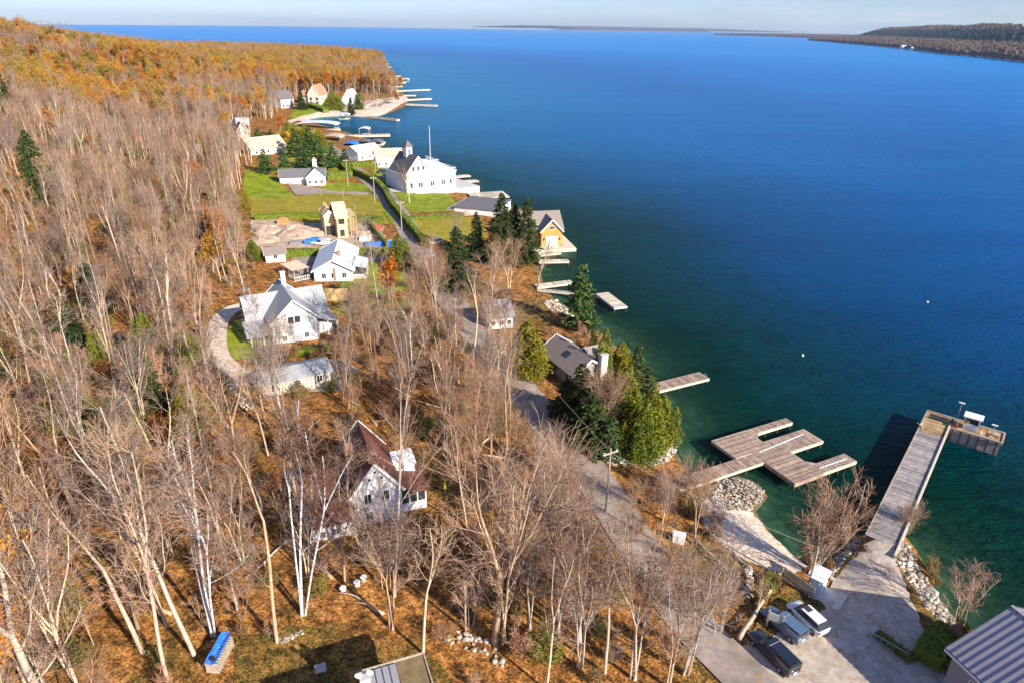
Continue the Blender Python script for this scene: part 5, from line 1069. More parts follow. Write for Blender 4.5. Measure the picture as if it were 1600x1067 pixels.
def ptree(kind, i, px, py, top, label, group=None, rz=None, wide=1.0):
    """tree with its foot at this pixel and its top about at height row top"""
    p = G(px, py); h = PRO[kind][i]['h']; lo, hi = 1.0, 40.0
    dist = (p - Vector((0, 0, CAMZ))).length
    for _ in range(24):
        m = (lo + hi) / 2; v = CR.transposed() @ (p + Vector((0, 0, m)) - Vector((0, 0, CAMZ))); y = 533.5 - FPX * v.y / -v.z
        if y > top: lo = m
        else: hi = m
    o_ = plant(kind, i, p.x, p.y, label, m / h, group, rz); o_.scale = (m / h * wide, m / h * wide, m / h); return o_

# conifers and other trees one can point to
for k in [('spruce', 0, 783, 412, 300, 'tallest dark spruce of the pair left of the orange boathouse', 1.0), ('spruce', 0, 822, 408, 306, 'dark spruce of the pair closest to the orange boathouse', .9), ('spruce', 1, 715, 452, 352, 'olive green spruce standing left of the bare grey maples near the road', 1.05), ('spruce', 1, 745, 405, 330, 'spruce half hidden behind the dark pair beside the lower lawn', .8), ('spruce', 1, 803, 400, 318, 'dark spruce wedged in the middle of the lakeside pair', 1.0),
          ('pine', 0, 905, 515, 412, 'blue green pine on the shore behind the narrow walkway', .8), ('pine', 0, 928, 530, 490, 'small pine just below the shore pine', .8), ('spruce', 0, 905, 668, 566, 'dark green spruce covering the skylight cottage corner', 1.5), ('spruce', 1, 885, 650, 590, 'lower dark spruce leaning on the road side of the skylight cottage', 1.5),
          ('cedar', 0, 1012, 705, 604, 'tallest yellow green cedar at the waterside above the boulders', .95), ('cedar', 1, 1030, 690, 618, 'broad yellow cedar nearest the lake', .8), ('cedar', 1, 985, 708, 640, 'rounded green cedar left of the waterside row', .85), ('cedar', 1, 824, 585, 503, 'single rounded yellow green cedar beside the bare trees and road', .9), ('cedar', 0, 942, 600, 515, 'yellow green cedar behind the skylight cottage', .75), ('cedar', 1, 968, 600, 535, 'broad cedar on the shore behind the skylight cottage', .8), ('pine', 0, 992, 605, 535, 'pale green pine at the water edge above the straight dock', .7), ('cedar', 0, 925, 570, 515, 'slim cedar among brush below the shore pine', .6),
          ('cedar', 1, 624, 418, 368, 'rounded olive cedar at the road corner by the building site', 1.1), ('cedar', 0, 98, 665, 575, 'bright yellow green cedar alone in the left wood', 1.0), ('cedar', 1, 128, 670, 600, 'smaller yellow cedar right beside the bright one in the left wood', .9), ('spruce', 1, 70, 330, 200, 'dark conifer deep in the left wood', .8), ('spruce', 1, 205, 420, 330, 'olive conifer among bare trunks in the left wood', .7), ('spruce', 0, 20, 200, 110, 'dark spruce high in the left wood', .8),
          ('pine', 0, 415, 272, 232, 'front left pine of the clump beside the beige roof', 1.1), ('pine', 0, 445, 270, 234, 'front middle pine of the clump beside the beige roof', 1.0), ('pine', 0, 475, 268, 226, 'middle pine of the clump above the clipped hedge', 1.2), ('pine', 0, 500, 268, 215, 'tallest pine of the clump above the clipped hedge', 1.2), ('pine', 0, 520, 262, 222, 'right hand pine of the clump next to the harbour', 1.0), ('pine', 0, 462, 246, 200, 'rear pine behind the beige roof', 1.1), ('pine', 0, 485, 240, 196, 'rear right pine by the boat shelter', 1.1), ('spruce', 1, 360, 238, 196, 'dark conifer left of the tall gabled house', 1.3), ('pine', 0, 405, 228, 200, 'dark pine right of the tall gabled house', 1.3), ('pine', 0, 425, 228, 202, 'second dark pine right of the tall gabled house', 1.2), ('spruce', 1, 472, 172, 142, 'dark conifer left of the red roofed house', 1.2), ('cedar', 1, 522, 172, 145, 'round dark tree between red roofed house and chalet', 1.6), ('spruce', 1, 549, 180, 152, 'pale conifer in front of the chalet', .9), ('cedar', 0, 562, 172, 144, 'dark tree right of the chalet', 1.2), ('pine', 0, 540, 262, 232, 'small pine at the corner of the clipped hedge', 1.2), ('cedar', 1, 478, 225, 196, 'rounded cedar by the boat canopy', 1.3), ('cedar', 1, 500, 232, 205, 'olive cedar at the root of the harbour docks', 1.3), ('cedar', 1, 452, 216, 190, 'olive cedar at the back of the inner harbour', 1.2), ('orange', 1, 440, 215, 180, 'orange crowned tree at the edge of the far wood', 1.2), ('spruce', 1, 922, 698, 610, 'dark green spruce behind the white limbed trees by the road', 1.5), ('pine', 0, 952, 714, 650, 'bright green low pine behind the row of boulders', 1.0), ('cedar', 1, 1000, 716, 640, 'yellow green cedar directly behind the boulder row', .85), ('cedar', 1, 975, 650, 575, 'olive cedar in the middle of the shore clump', .85), ('pine', 0, 1008, 640, 572, 'green pine at the root of the straight dock', .9), ('spruce', 1, 150, 490, 405, 'olive conifer half hidden at the centre of the left wood', 1.0), ('cedar', 0, 238, 570, 490, 'moss green cedar left of the oval lawn in deep wood', 1.1), ('spruce', 1, 112, 545, 455, 'dark conifer above the bright yellow cedar pair', 1.0), ('cedar', 1, 300, 665, 600, 'low moss green cedar below the curved driveway', 1.2), ('spruce', 1, 330, 400, 335, 'dark conifer at the wood edge facing the building site', 1.1), ('spruce', 1, 100, 400, 320, 'conifer among pale trunks at the left of the wood', .9), ('cedar', 1, 190, 690, 620, 'moss green rounded cedar right of the bright yellow pair', 1.3), ('maple', 4, 785, 545, 455, 'dense grey bare tree directly in front of the pale cottage', 1.1), ('gold', 0, 452, 238, 208, 'small golden tree behind the pine clump', 1.0)]:
    ptree(k[0], k[1], k[2], k[3], k[4], k[5], wide=k[6])
NEAR = [('maple', 3, 80, 1120, 640, 'thick pale many limbed tree at the lower left corner', 1), ('maple', 4, 128, 1090, 800, 'forked pale tree just right of the lower left corner', 1), ('maple', 0, 225, 1020, 680, 'pale leaning tree with low crossing branches at lower left', 1), ('maple', 1, 262, 1062, 720, 'thin pale tree with a long bare trunk at lower left', 1), ('maple', 1, 303, 1022, 640, 'straight pale tree left of the blue tarp', 1), ('birch', 1, 326, 1000, 690, 'double stemmed pale tree directly behind the blue tarp', 1), ('maple', 5, 433, 1005, 660, 'tall pale trunk at the left edge of the leafy lawn', .9), ('birch', 1, 470, 968, 650, 'white birch clump of three stems left of the farmhouse lawn', 1.0), ('maple', 5, 566, 880, 640, 'pale tree in front of the farmhouse wing', .8), ('maple', 1, 617, 932, 610, 'tall twin trunk tree in front of the farmhouse gable', .8), ('maple', 0, 660, 1021, 760, 'pale tree rising from the corner of the bottom house', .9), ('maple', 3, 772, 1003, 640, 'largest dark trunked forked tree on the leafy lawn', 1.1), ('maple', 2, 786, 1000, 720, 'forked tree immediately right of the largest dark trunk', .8), ('maple', 0, 735, 900, 680, 'bare tree right of the farmhouse porch', 1), ('maple', 4, 872, 985, 740, 'many stemmed reddish tree at the road edge', 1), ('maple', 2, 905, 1010, 780, 'multi stemmed tree between lawn and road', 1), ('maple', 0, 945, 1052, 800, 'bare tree leaning over the road at the bottom', 1), ('maple', 4, 990, 1060, 850, 'short many stemmed tree at the bottom road edge', 1), ('maple', 2, 1040, 1075, 880, 'small bare tree at the bottom beside the road bend', .9), ('maple', 2, 985, 870, 740, 'dark forked tree on the lake side of the road below the cedars', .9), ('maple', 4, 940, 690, 575, 'white limbed many stemmed tree between spruce and cedars', 1.2), ('birch', 1, 925, 690, 590, 'pale curving birch against the dark spruce', 1.1), ('maple', 4, 795, 470, 372, 'pinkish bare maple beneath the dark spruce pair', 1.2), ('maple', 2, 770, 478, 380, 'grey bare maple left of the shore cottage', 1.2), ('maple', 0, 835, 485, 360, 'bare tree leaning over the rocks by the shore', 1), ('maple', 3, 775, 600, 470, 'large grey bare tree beside the rounded cedar and road', 1.1), ('maple', 4, 760, 560, 455, 'wide grey bare tree hiding the pale cottage', 1.2), ('maple', 4, 680, 470, 400, 'bare crown over the road bend near the dark cars', 1.1), ('maple', 4, 645, 500, 425, 'bushy bare tree left of the road bend', 1), ('maple', 2, 640, 318, 255, 'bare tree on the mansion lawn beside the road', 1.1), ('maple', 2, 712, 400, 330, 'bare crown over the lower mansion lawn', 1.0), ('willow', 0, 1268, 895, 768, 'round bare willow with fanned stems beside the utility hut', 1.0), ('willow', 0, 1412, 835, 780, 'small round bare willow at the foot of the pier', .9), ('sapling', 1, 1492, 972, 895, 'small bare shrubby tree at the lower end of the boulders', 1.5), ('sapling', 0, 405, 545, 440, 'bare tree in front of the grey roofed house porch', 1.4), ('sapling', 1, 452, 548, 495, 'small reddish bare tree against the white gable', 1), ('sapling', 1, 508, 250, 238, 'small bare tree behind the boathouse hedge', 1), ('birch', 0, 555, 345, 305, 'young birch on the dry meadow above the building site', .8), ('birch', 0, 502, 310, 280, 'young birch in front of the gabled cottage', .8), ('birch', 0, 538, 315, 285, 'middle young birch on the meadow', .8), ('birch', 1, 590, 170, 142, 'white birch group on the far bay lawn', 1.1), ('birch', 1, 575, 176, 146, 'left white birch group on the far bay lawn', 1.1), ('orange', 1, 620, 165, 145, 'small orange tree on the stone point', 1.1), ('gold', 0, 52, 1090, 880, 'golden leaved tree at the left edge', 1.0), ('shrub', 2, 338, 960, 925, 'brush with a few yellow leaves left of the lawn', 1), ('sapling', 0, 1180, 960, 880, 'dark thin branched tree leaning at the log barrier', 1.3), ('sapling', 1, 1120, 985, 900, 'thin bare sapling on the lake side of the road', 1.3), ('maple', 4, 1085, 840, 720, 'bare reddish shrubby tree beside the dock gangway', .9), ('maple', 4, 1030, 850, 740, 'bare tree left of the white box by the road', .8)]
for k in NEAR:
    o_ = ptree(k[0], k[1], k[2], k[3], k[4], k[5], wide=k[6])

# ---- the woods
def pxpoly(L): return np.array(gxy(L))
OPEN = [pxpoly(L) for L in [
    [(376, 262), (400, 258), (372, 240), (352, 215), (380, 192), (430, 186), (440, 166), (470, 150), (560, 146), (622, 150), (660, 160), (720, 290), (860, 330), (870, 420), (770, 400), (735, 398), (672, 400), (650, 450), (650, 470), (560, 500), (535, 545), (560, 575), (540, 606), (470, 622), (545, 640), (480, 655), (400, 660), (350, 625), (325, 570), (330, 505), (370, 470), (402, 440), (400, 400), (384, 392), (380, 330)],
    [(452, 742), (520, 672), (640, 665), (712, 735), (706, 800), (640, 845), (505, 862), (455, 830)],
    [(880, 660), (905, 690), (950, 745), (990, 800), (1040, 880), (1100, 960), (1250, 1400), (2200, 1400), (1800, 600), (900, 560), (850, 640)],
    [(290, 1130), (300, 1005), (430, 985), (520, 960), (620, 985), (690, 1010), (770, 1130)],
    [(690, 400), (865, 400), (865, 500), (745, 500), (690, 445)],
    [(745, 478), (860, 465), (1000, 560), (1010, 640), (900, 660), (835, 600), (790, 555)]]]
ROAD = np.array(road)
def scatter(n_try, xr, yr, cell, seed, margin=1.5):
    q = np.random.RandomState(seed); x0, x1 = xr; y0, y1 = yr; nx, ny = int((x1 - x0) / cell), int((y1 - y0) / cell)
    i, j = np.meshgrid(np.arange(nx), np.arange(ny)); X = x0 + (i + q.uniform(.05, .95, i.shape)) * cell; Y = y0 + (j + q.uniform(.05, .95, i.shape)) * cell; X = X.ravel(); Y = Y.ravel()
    k = sdist(X, Y) > 3.0; X, Y = X[k], Y[k]
    k = np.ones(len(X), bool)
    for P in OPEN: k &= ~inside(X, Y, P)
    k &= pdist(X, Y, ROAD) > 2.7 + margin; X, Y = X[k], Y[k]; Z = bil(X, Y, HH)
    Rt = np.array(CR.transposed()); 
    def proj(dz): v = Rt @ np.stack([X, Y, Z + dz - CAMZ]); return 800 + FPX * v[0] / -v[2], 533.5 - FPX * v[1] / -v[2], v[2]
    a, b, w = proj(0); a2, b2, w2 = proj(15.0)
    k = (w < -5) & (np.minimum(a, a2) < 1700) & (np.maximum(a, a2) > -150) & (b2 < 1130) & (b > 20)
    k &= (b < 1090) | ((a < 330) & (b < 1230))
    return X[k], Y[k], Z[k], a[k], b[k]
def region(px, py):
    if py > 1000: return 'at the bottom left corner' if px < 150 else ('just left of the blue tarp' if px < 340 else ('on the leafy lawn' if px < 700 else 'at the bottom edge beside the road'))
    if py > 850:
        if px < 110: return 'low on the left edge above the golden tree'
        if px < 250: return 'in the wood left of the blue tarp'
        if px < 400: return 'in the wood above the blue tarp'
        if px < 520: return 'between the white birch clump and the farmhouse'
        if px < 700: return 'in front of the farmhouse'
        return 'between the leafy lawn and the road'
    if py > 700:
        if px < 140: return 'on the left edge below the bright yellow cedar'
        if px < 300: return 'in the lower left wood'
        if px < 460: return 'in the wood left of the farmhouse'
        if px < 560: return 'close behind the farmhouse wing'
        if px < 720: return 'close to the right side of the farmhouse'
        return 'between the farmhouse and the road'
    if py > 600:
        if px < 160: return 'around the bright yellow cedar in the left wood'
        if px < 300: return 'right of the bright yellow cedar in the left wood'
        if px < 420: return 'below the curved driveway'
        if px < 560: return 'between the forecourt and the farmhouse'
        if px < 720: return 'in the wood above the farmhouse'
        return 'beside the road above the farmhouse'
    if px > 680: return 'by the road near the pale cottage'
    if px > 520: return 'in the wood by the grey roofed house'
    if px > 300: return 'along the wood edge by the village lawns' if py < 450 else 'along the wood edge by the curved driveway'
    if py > 480: return 'at the left edge above the bright yellow cedar' if px < 130 else ('in the deep wood left of the oval lawn' if px < 210 else 'in the wood just left of the oval lawn')
    if py < 230: return 'on the far upper hillside'
    row = 'opposite the gabled cottage' if py < 320 else ('opposite the building site' if py < 400 else 'opposite the grey roofed house')
    return 'at the left edge %s' % row if px < 110 else ('deep in left wood %s' % row if px < 220 else 'in the left wood %s' % row)
KIND = {'maple': 'bare grey deciduous tree', 'birch': 'bare white barked birch', 'orange': 'tree with orange leaves', 'olive': 'yellow olive leaved poplar', 'shrub': 'twiggy shrub', 'sapling': 'thin bare sapling', 'spruce': 'dark spruce', 'cedar': 'yellow green cedar'}
STUFF = {}
LOOK = {('maple', 0): 'wide crowned ', ('maple', 1): 'tall slim ', ('maple', 2): 'twin stemmed ', ('maple', 3): 'thick forking ', ('maple', 4): 'three stemmed ', ('maple', 5): 'high crowned ', ('shrub', 0): 'upright reddish ', ('shrub', 1): 'low grey ', ('shrub', 2): 'dry leaved ', ('shrub', 3): 'green leaved ', ('shrub', 4): 'orange leaved ', ('sapling', 0): 'single stemmed ', ('sapling', 1): 'reddish four stemmed '}
def near_and_far(X, Y, kinds, limit, seed, size=(.75, 1.1), cut=None):
    """kinds: array of (kind, i). The nearest ones become things, the rest one mass"""
    q = np.random.RandomState(seed); D = X ** 2 + Y ** 2; o_ = np.argsort(D); cnt = {}
    for k in o_:
        kd, i = kinds[k]; s = q.uniform(*size); fam = kd
        if cnt.get(fam, 0) < limit.get(fam, 0) and not (cut and D[k] > cut ** 2):
            cnt[fam] = cnt.get(fam, 0) + 1; v = CR.transposed() @ Vector((X[k], Y[k], T(X[k], Y[k]) - CAMZ)); px, py = 800 + FPX * v.x / -v.z, 533.5 - FPX * v.y / -v.z
            rg = region(px, py); plant(kd, i, X[k], Y[k], '%s%s %s' % (LOOK.get((kd, i), ''), KIND[kd], rg), s, '%s %s' % ({'birch': 'bare birches', 'orange': 'trees with orange leaves'}.get(kd, KIND[kd] + 's'), rg))
        else: STUFF.setdefault((kd, i), []).append((X[k], Y[k], T(X[k], Y[k]) - .2, s, q.uniform(0, 6.28)))
def blob(X, Y, s, seed): return np.sin(X / s + seed) + np.sin(Y / s * 1.3 + seed * 2.1) + np.sin((X + Y) / s * .7 + seed * .7) + np.sin((X - Y * .6) / s * 1.9 + seed)
q = np.random.RandomState(77)
X, Y, Z, PX, PY = scatter(0, (-190, 40), (20, 330), 6.5, 1)
kinds = []
for x, y, px, py in zip(X, Y, PX, PY):
    u = q.rand(); pth = .05 + .10 * (blob(x, y, 18, 3) > 1.2)
    if u < .05: kinds.append(('birch', 0))
    elif u < .05 + pth * .5 and y > 90: kinds.append(('orange', 1))
    elif x < -28 and u > .955 - .10 * (blob(x, y, 22, 5.5) > .9): kinds.append(('cedar', 1))
    elif x < -45 and .9 < u < .915: kinds.append(('spruce', 1))
    else: kinds.append(('maple', q.randint(6)))
keep = np.array([not (480 < px < 780 and py > 825 and q.rand() < .68) for px, py in zip(PX, PY)]) & np.array([all((x - v[0]) ** 2 + (y - v[1]) ** 2 > 4 for v in [G(k[2], k[3]) for k in NEAR[:20]]) for x, y in zip(X, Y)])
kinds = [k for k, t in zip(kinds, keep) if t]; X, Y = X[keep], Y[keep]
near_and_far(X, Y, kinds, {'maple': 290, 'birch': 40, 'orange': 60, 'cedar': 200, 'spruce': 60}, 5, (.62, 1.0))
X, Y, Z, PX, PY = scatter(0, (-1100, -20), (40, 1500), 6.6, 2)
k = ~((X > -190) & (X < 40) & (Y < 330) & (Y > 20)); X, Y, PX, PY = X[k], Y[k], PX[k], PY[k]
k = X > -.78 * Y - 60; X, Y, PX, PY = X[k], Y[k], PX[k], PY[k]
bl = blob(X, Y, 45, 1.3); b2 = blob(X, Y, 30, 4.0); kinds = []
for x, y, a, b, px, py in zip(X, Y, bl, b2, PX, PY):
    u = q.rand(); farness = min(1, max(0, (y - 250) / 350))
    if u < .05 + .36 / (1 + math.exp(-(a - .6 + farness * 1.6) * 2.2)): kinds.append(('olive', 0))
    elif u > 1 - (.04 + .42 / (1 + math.exp(-(b - 1.0 + farness * 1.2) * 2.2))): kinds.append(('orange', q.randint(2)))
    elif .5 < u < .508: kinds.append(('spruce', 1))
    else: kinds.append(('maple', q.randint(6)))
near_and_far(X, Y, kinds, {'olive': 30}, 6, (.7, 1.05))
# undergrowth
X, Y, Z, PX, PY = scatter(0, (-150, 40), (28, 230), 3.8, 3, .2)
k = q.rand(len(X)) < .8; X, Y = X[k], Y[k]
gr = blob(X, Y, 14, 2.2)
kinds = [(('shrub', 3 if (g > .7 and q.rand() < .55) or q.rand() < .07 else (4 if q.rand() < .11 else q.randint(3))) if q.rand() < .75 else ('sapling', q.randint(2))) for g in gr]
near_and_far(X, Y, kinds, {'shrub': 200, 'sapling': 110}, 7, (.45, 1.0))
# shrubs on the lake side
SIDE = [[(1060, 790), (1105, 800), (1150, 850), (1110, 850), (1060, 830)], [(985, 740), (1060, 735), (1100, 760), (1060, 800), (1010, 790)], [(860, 500), (905, 520), (930, 545), (1000, 600), (930, 600), (900, 560), (840, 530)], [(1185, 960), (1190, 920), (1225, 905), (1215, 950)], [(1432, 1000), (1480, 985), (1500, 990), (1475, 1060), (1440, 1060)], [(990, 800), (1050, 870), (1130, 960), (1120, 975), (1040, 890), (990, 830)], [(1225, 895), (1320, 870), (1350, 850), (1290, 905)], [(1440, 860), (1500, 975), (1475, 960), (1420, 860)], [(690, 420), (740, 430), (800, 470), (740, 500), (690, 450)], [(560, 470), (650, 475), (700, 560), (600, 560)], [(350, 975), (430, 975), (440, 1000), (340, 1000)], [(395, 565), (450, 548), (520, 545), (540, 560), (400, 575)]]
SL = ['in the rusty brush beside the dock gangway', 'in the brush below the yellow cedars', 'in the yellow brush behind the skylight cottage', 'in the dark hollow by the log barrier', 'in the shade beside the metal roofed building', 'on the lake side verge of the road', 'in the brambles under the round willow', 'on the bank beside the boulders', 'in the thicket below the dark spruces', 'in the scrub right of the grey roofed house', 'at the left edge of the leafy lawn', 'in the bed before the grey roofed house']
for P, lb in zip(SIDE, SL):
    PP = pxpoly(P); a = 0.5 * abs(np.dot(PP[:, 0], np.roll(PP[:, 1], 1)) - np.dot(PP[:, 1], np.roll(PP[:, 0], 1))); n = int(min(30, a / 4.5)); lo, hi = PP.min(0), PP.max(0); t = 0; c_ = 0
    while c_ < n and t < 600:
        t += 1; x, y = q.uniform(lo[0], hi[0]), q.uniform(lo[1], hi[1])
        if inside(np.array([x]), np.array([y]), PP)[0]: c_ += 1; plant('shrub', q.randint(3) if q.rand() < .5 else 2, x, y, 'low twiggy shrub ' + lb, q.uniform(.45, .85), 'shrubs ' + lb)

# fallen trunks on the forest floor
FPOS = [(300, 760), (215, 850), (410, 800), (385, 905), (700, 640), (745, 700), (820, 800), (640, 620), (590, 665), (520, 905), (690, 880), (845, 900), (155, 920), (270, 960), (180, 760), (450, 700), (800, 720), (860, 760), (915, 860), (600, 960), (880, 940), (350, 700)]
for n_, (x, y) in enumerate(FPOS):
    p = G(x, y); L_ = q.uniform(4, 9); a = q.uniform(0, PI); o_ = empty('fallen_log', (p.x, p.y, p.z + .12), a, 'fallen pale tree trunk lying in the leaves %s' % region(x, y), 'fallen log', 'fallen trunks %s' % region(x, y))
    pts_ = [(L_ * t / 5, .12 * math.sin(t * 1.4 + n_), T(p.x + math.cos(a) * L_ * t / 5, p.y + math.sin(a) * L_ * t / 5) - p.z + .05 * t) for t in range(6)]; MB().tube(pts_, [.2 - .028 * t for t in range(6)], 7).build('trunk', 'bark', o_, True)
    for t in (2, 4): v_ = Vector(pts_[t]); MB().tube([v_, v_ + Vector((.5, .5 * (-1) ** t, .5)), v_ + Vector((1.1, 1.0 * (-1) ** t, .7))], [.06, .04, .015], 5).build('branch', 'bark', o_)

# the rest of the woods, one mass per kind, grown from the same trees with geometry nodes
def instancer(name, pts, protos, kind_label, cat):
    """pts: (x, y, z, size, turn, which); protos: {which: [objects]}"""
    A = np.array(pts); me = bpy.data.meshes.new(name); me.vertices.add(len(A)); me.vertices.foreach_set('co', A[:, :3].astype(np.float32).ravel())
    for k, n_ in ((3, 'size'), (4, 'turn'), (5, 'which')): a = me.attributes.new(n_, 'FLOAT', 'POINT'); a.data.foreach_set('value', A[:, k].astype(np.float32))
    me.update(); o_ = bpy.data.objects.new(name, me); COL.objects.link(o_); tag(o_, kind_label, cat, kind='stuff')
    nt = bpy.data.node_groups.new(name, 'GeometryNodeTree'); nt.interface.new_socket('Geometry', in_out='INPUT', socket_type='NodeSocketGeometry'); nt.interface.new_socket('Geometry', in_out='OUTPUT', socket_type='NodeSocketGeometry')
    gi = nt.nodes.new('NodeGroupInput'); go = nt.nodes.new('NodeGroupOutput'); jn = nt.nodes.new('GeometryNodeJoinGeometry')
    def attr(n_): x = nt.nodes.new('GeometryNodeInputNamedAttribute'); x.data_type = 'FLOAT'; x.inputs[0].default_value = n_; return x.outputs[0]
    cv = nt.nodes.new('ShaderNodeCombineXYZ'); nt.links.new(attr('turn'), cv.inputs[2]); er = nt.nodes.new('FunctionNodeEulerToRotation'); nt.links.new(cv.outputs[0], er.inputs[0]); sz = attr('size'); wh = attr('which')
    for k, srcs in protos.items():
        cm = nt.nodes.new('ShaderNodeMath'); cm.operation = 'COMPARE'; nt.links.new(wh, cm.inputs[0]); cm.inputs[1].default_value = k; cm.inputs[2].default_value = .3
        for src in srcs:
            oi = nt.nodes.new('GeometryNodeObjectInfo'); oi.inputs['Object'].default_value = src; oi.inputs['As Instance'].default_value = True; oi.transform_space = 'ORIGINAL'
            ip = nt.nodes.new('GeometryNodeInstanceOnPoints'); nt.links.new(gi.outputs[0], ip.inputs['Points']); nt.links.new(cm.outputs[0], ip.inputs['Selection']); nt.links.new(oi.outputs['Geometry'], ip.inputs['Instance']); nt.links.new(er.outputs[0], ip.inputs['Rotation']); nt.links.new(sz, ip.inputs['Scale']); nt.links.new(ip.outputs[0], jn.inputs[0])
    nt.links.new(jn.outputs[0], go.inputs[0]); md = o_.modifiers.new('forest', 'NODES'); md.node_group = nt
    return o_
FL = {'maple': ('bare_forest', 'bare pinkish grey forest covering the hillside, mass %s', 'forest'), 'orange': ('autumn_forest', 'orange leaved trees scattered through the hillside forest', 'forest'), 'olive': ('poplar_forest', 'yellow olive poplars on the far hillside', 'forest'), 'birch': ('birch_grove', 'white barked trees scattered in the wood', 'forest'), 'shrub': ('undergrowth', 'twiggy undergrowth on the forest floor', 'undergrowth'), 'sapling': ('sapling_thicket', 'thin saplings filling the wood', 'undergrowth'), 'spruce': ('scattered_conifers', 'few dark conifers in the far hillside forest', 'forest')}
for kd in sorted({k[0] for k in STUFF}):
    ALL = []; PR = {}
    for (k_, i), pts in STUFF.items():
        if k_ != kd: continue
        if (kd, i) not in FIRST: x, y = pts[0][:2]; plant(kd, i, x, y, KIND[kd] + ' on the hillside beyond the village', .9)
        ALL += [p + (i,) for p in pts]; PR[i] = list(FIRST[kd, i].children)
    nm, lb, ct = FL[kd]; instancer(nm, ALL, PR, lb.replace(', mass %s', ''), ct)
print('stuff counts', {k: len(v) for k, v in STUFF.items()})

# ------------------------------------------------------------------ hedges
def hedge(line, w, h, label, m='hedge', dens=26, seed=0, s=(.08, .17)):
    L = smooth_line(gxy(line), 4) if len(line) > 2 else gxy(line); q_ = np.random.RandomState(seed); c = Vector(L[0]); z0 = T(*c); r = empty('hedge', (c.x, c.y, z0), 0, label, 'hedge')
    b = MB(); 
    for p, n in zip(L[:-1], L[1:]):
        za, zb = T(*p) - z0, T(*n) - z0; P_, N_ = Vector(p) - c, Vector(n) - c; d = (N_ - P_); 
        if d.length < .01: continue
        s_ = Vector((-d.y, d.x)).normalized() * (w / 2 - .08); v = [(*(P_ - s_), za - .3), (*(P_ + s_), za - .3), (*(N_ + s_), zb - .3), (*(N_ - s_), zb - .3), (*(P_ - s_), za + h - .08), (*(P_ + s_), za + h - .08), (*(N_ + s_), zb + h - .08), (*(N_ - s_), zb + h - .08)]
        b.add(v, [(3, 2, 1, 0), (4, 5, 6, 7), (0, 1, 5, 4), (1, 2, 6, 5), (2, 3, 7, 6), (3, 0, 4, 7)])
    b.build('hedge_core', 'hedge', r); C = []
    for p, n in zip(L[:-1], L[1:]):
        d = Vector(n) - Vector(p); l = d.length; k = int(l * (w + 2 * h) * dens); 
        if k < 1: continue
        u = q_.rand(k); g = q_.uniform(0, w + 2 * h, k); dd = np.array(d.normalized()); nn = np.array([-dd[1], dd[0]])
        lat = np.where(g < h, -w / 2, np.where(g < h + w, g - h - w / 2, w / 2)); zz = np.where(g < h, g, np.where(g < h + w, h, w + 2 * h - g)); base = np.array(p)[None] + dd[None] * (u * l)[:, None] + nn[None] * (lat + q_.normal(size=k) * .05)[:, None]
        zt = bil(base[:, 0], base[:, 1], HH) - z0 + zz + q_.normal(size=k) * .05; C.append(np.stack([base[:, 0] - c.x, base[:, 1] - c.y, zt], -1))
    ob('foliage', nmesh('foliage', *cards(np.concatenate(C), *s, q_, .2), m), r); return r
hedge([(540, 268), (560, 276), (585, 288), (600, 302), (615, 328), (640, 358), (660, 382), (668, 388)], 1.4, 2.4, 'long clipped hedge lining the lake side of the road', seed=1, dens=14, s=(.12, .24))
hedge([(522, 252), (540, 262), (560, 262), (590, 262)], 2, 2.4, 'clipped hedge in front of the small white boathouse', seed=2, dens=10, s=(.14, .26))
hedge([(640, 345), (725, 341)], 1.3, 1.3, 'low clipped hedge between the two mansion lawns', seed=3, dens=14, s=(.12, .2)); hedge([(398, 345), (480, 341), (600, 346)], 1.6, 1.6, 'yellow green hedge along the top of the building site', seed=4, dens=12, s=(.12, .22)); hedge([(410, 404), (500, 399), (606, 398)], 1.3, 1.7, 'straight yellow green hedge between building site and bungalow', seed=5, dens=18, s=(.1, .2))
hedge([(440, 276), (462, 276)], 2, 3, 'block shaped hedge beside the white car at the gabled cottage', seed=6, dens=10, s=(.14, .26)); hedge([(510, 282), (543, 280)], 2, 3, 'block shaped hedge right of the gabled cottage', seed=7, dens=10, s=(.14, .26)); hedge([(525, 252), (548, 277)], 1.6, 2.2, 'hedge along the inner side of the narrow road', seed=8, dens=10, s=(.14, .26))
hedge([(530, 482), (600, 478), (640, 476)], 1.5, 1.5, 'dull red brown hedge below the bungalow lawn', 'brushl', seed=9, dens=16, s=(.1, .2)); hedge([(430, 556), (470, 554), (520, 546)], 1.2, 1.2, 'low hedge in front of the white gabled house', seed=10, dens=20, s=(.09, .17)); hedge([(1368, 992), (1395, 1012), (1425, 1036)], 1.0, .7, 'strip of dark rusty plants along the low railing', 'brushl', seed=11, dens=40, s=(.07, .14)); hedge([(485, 168), (510, 178)], 4, 3, 'dark hedge on the far bay lawn', seed=12, dens=4, s=(.3, .5))
hedge([(605, 390), (590, 372), (575, 350)], .6, 2, 'green mesh fence with climbing plants beside the building site', seed=13, dens=12, s=(.1, .18)); hedge([(1445, 1040), (1462, 1015), (1482, 1000)], 2.5, 1.8, 'dark green bushes against the metal roofed building', seed=14, dens=30, s=(.09, .18)); hedge([(1195, 925), (1210, 905)], 1.4, 1, 'bright green weeds in the sun by the picket fence', seed=15, dens=40, s=(.07, .14))

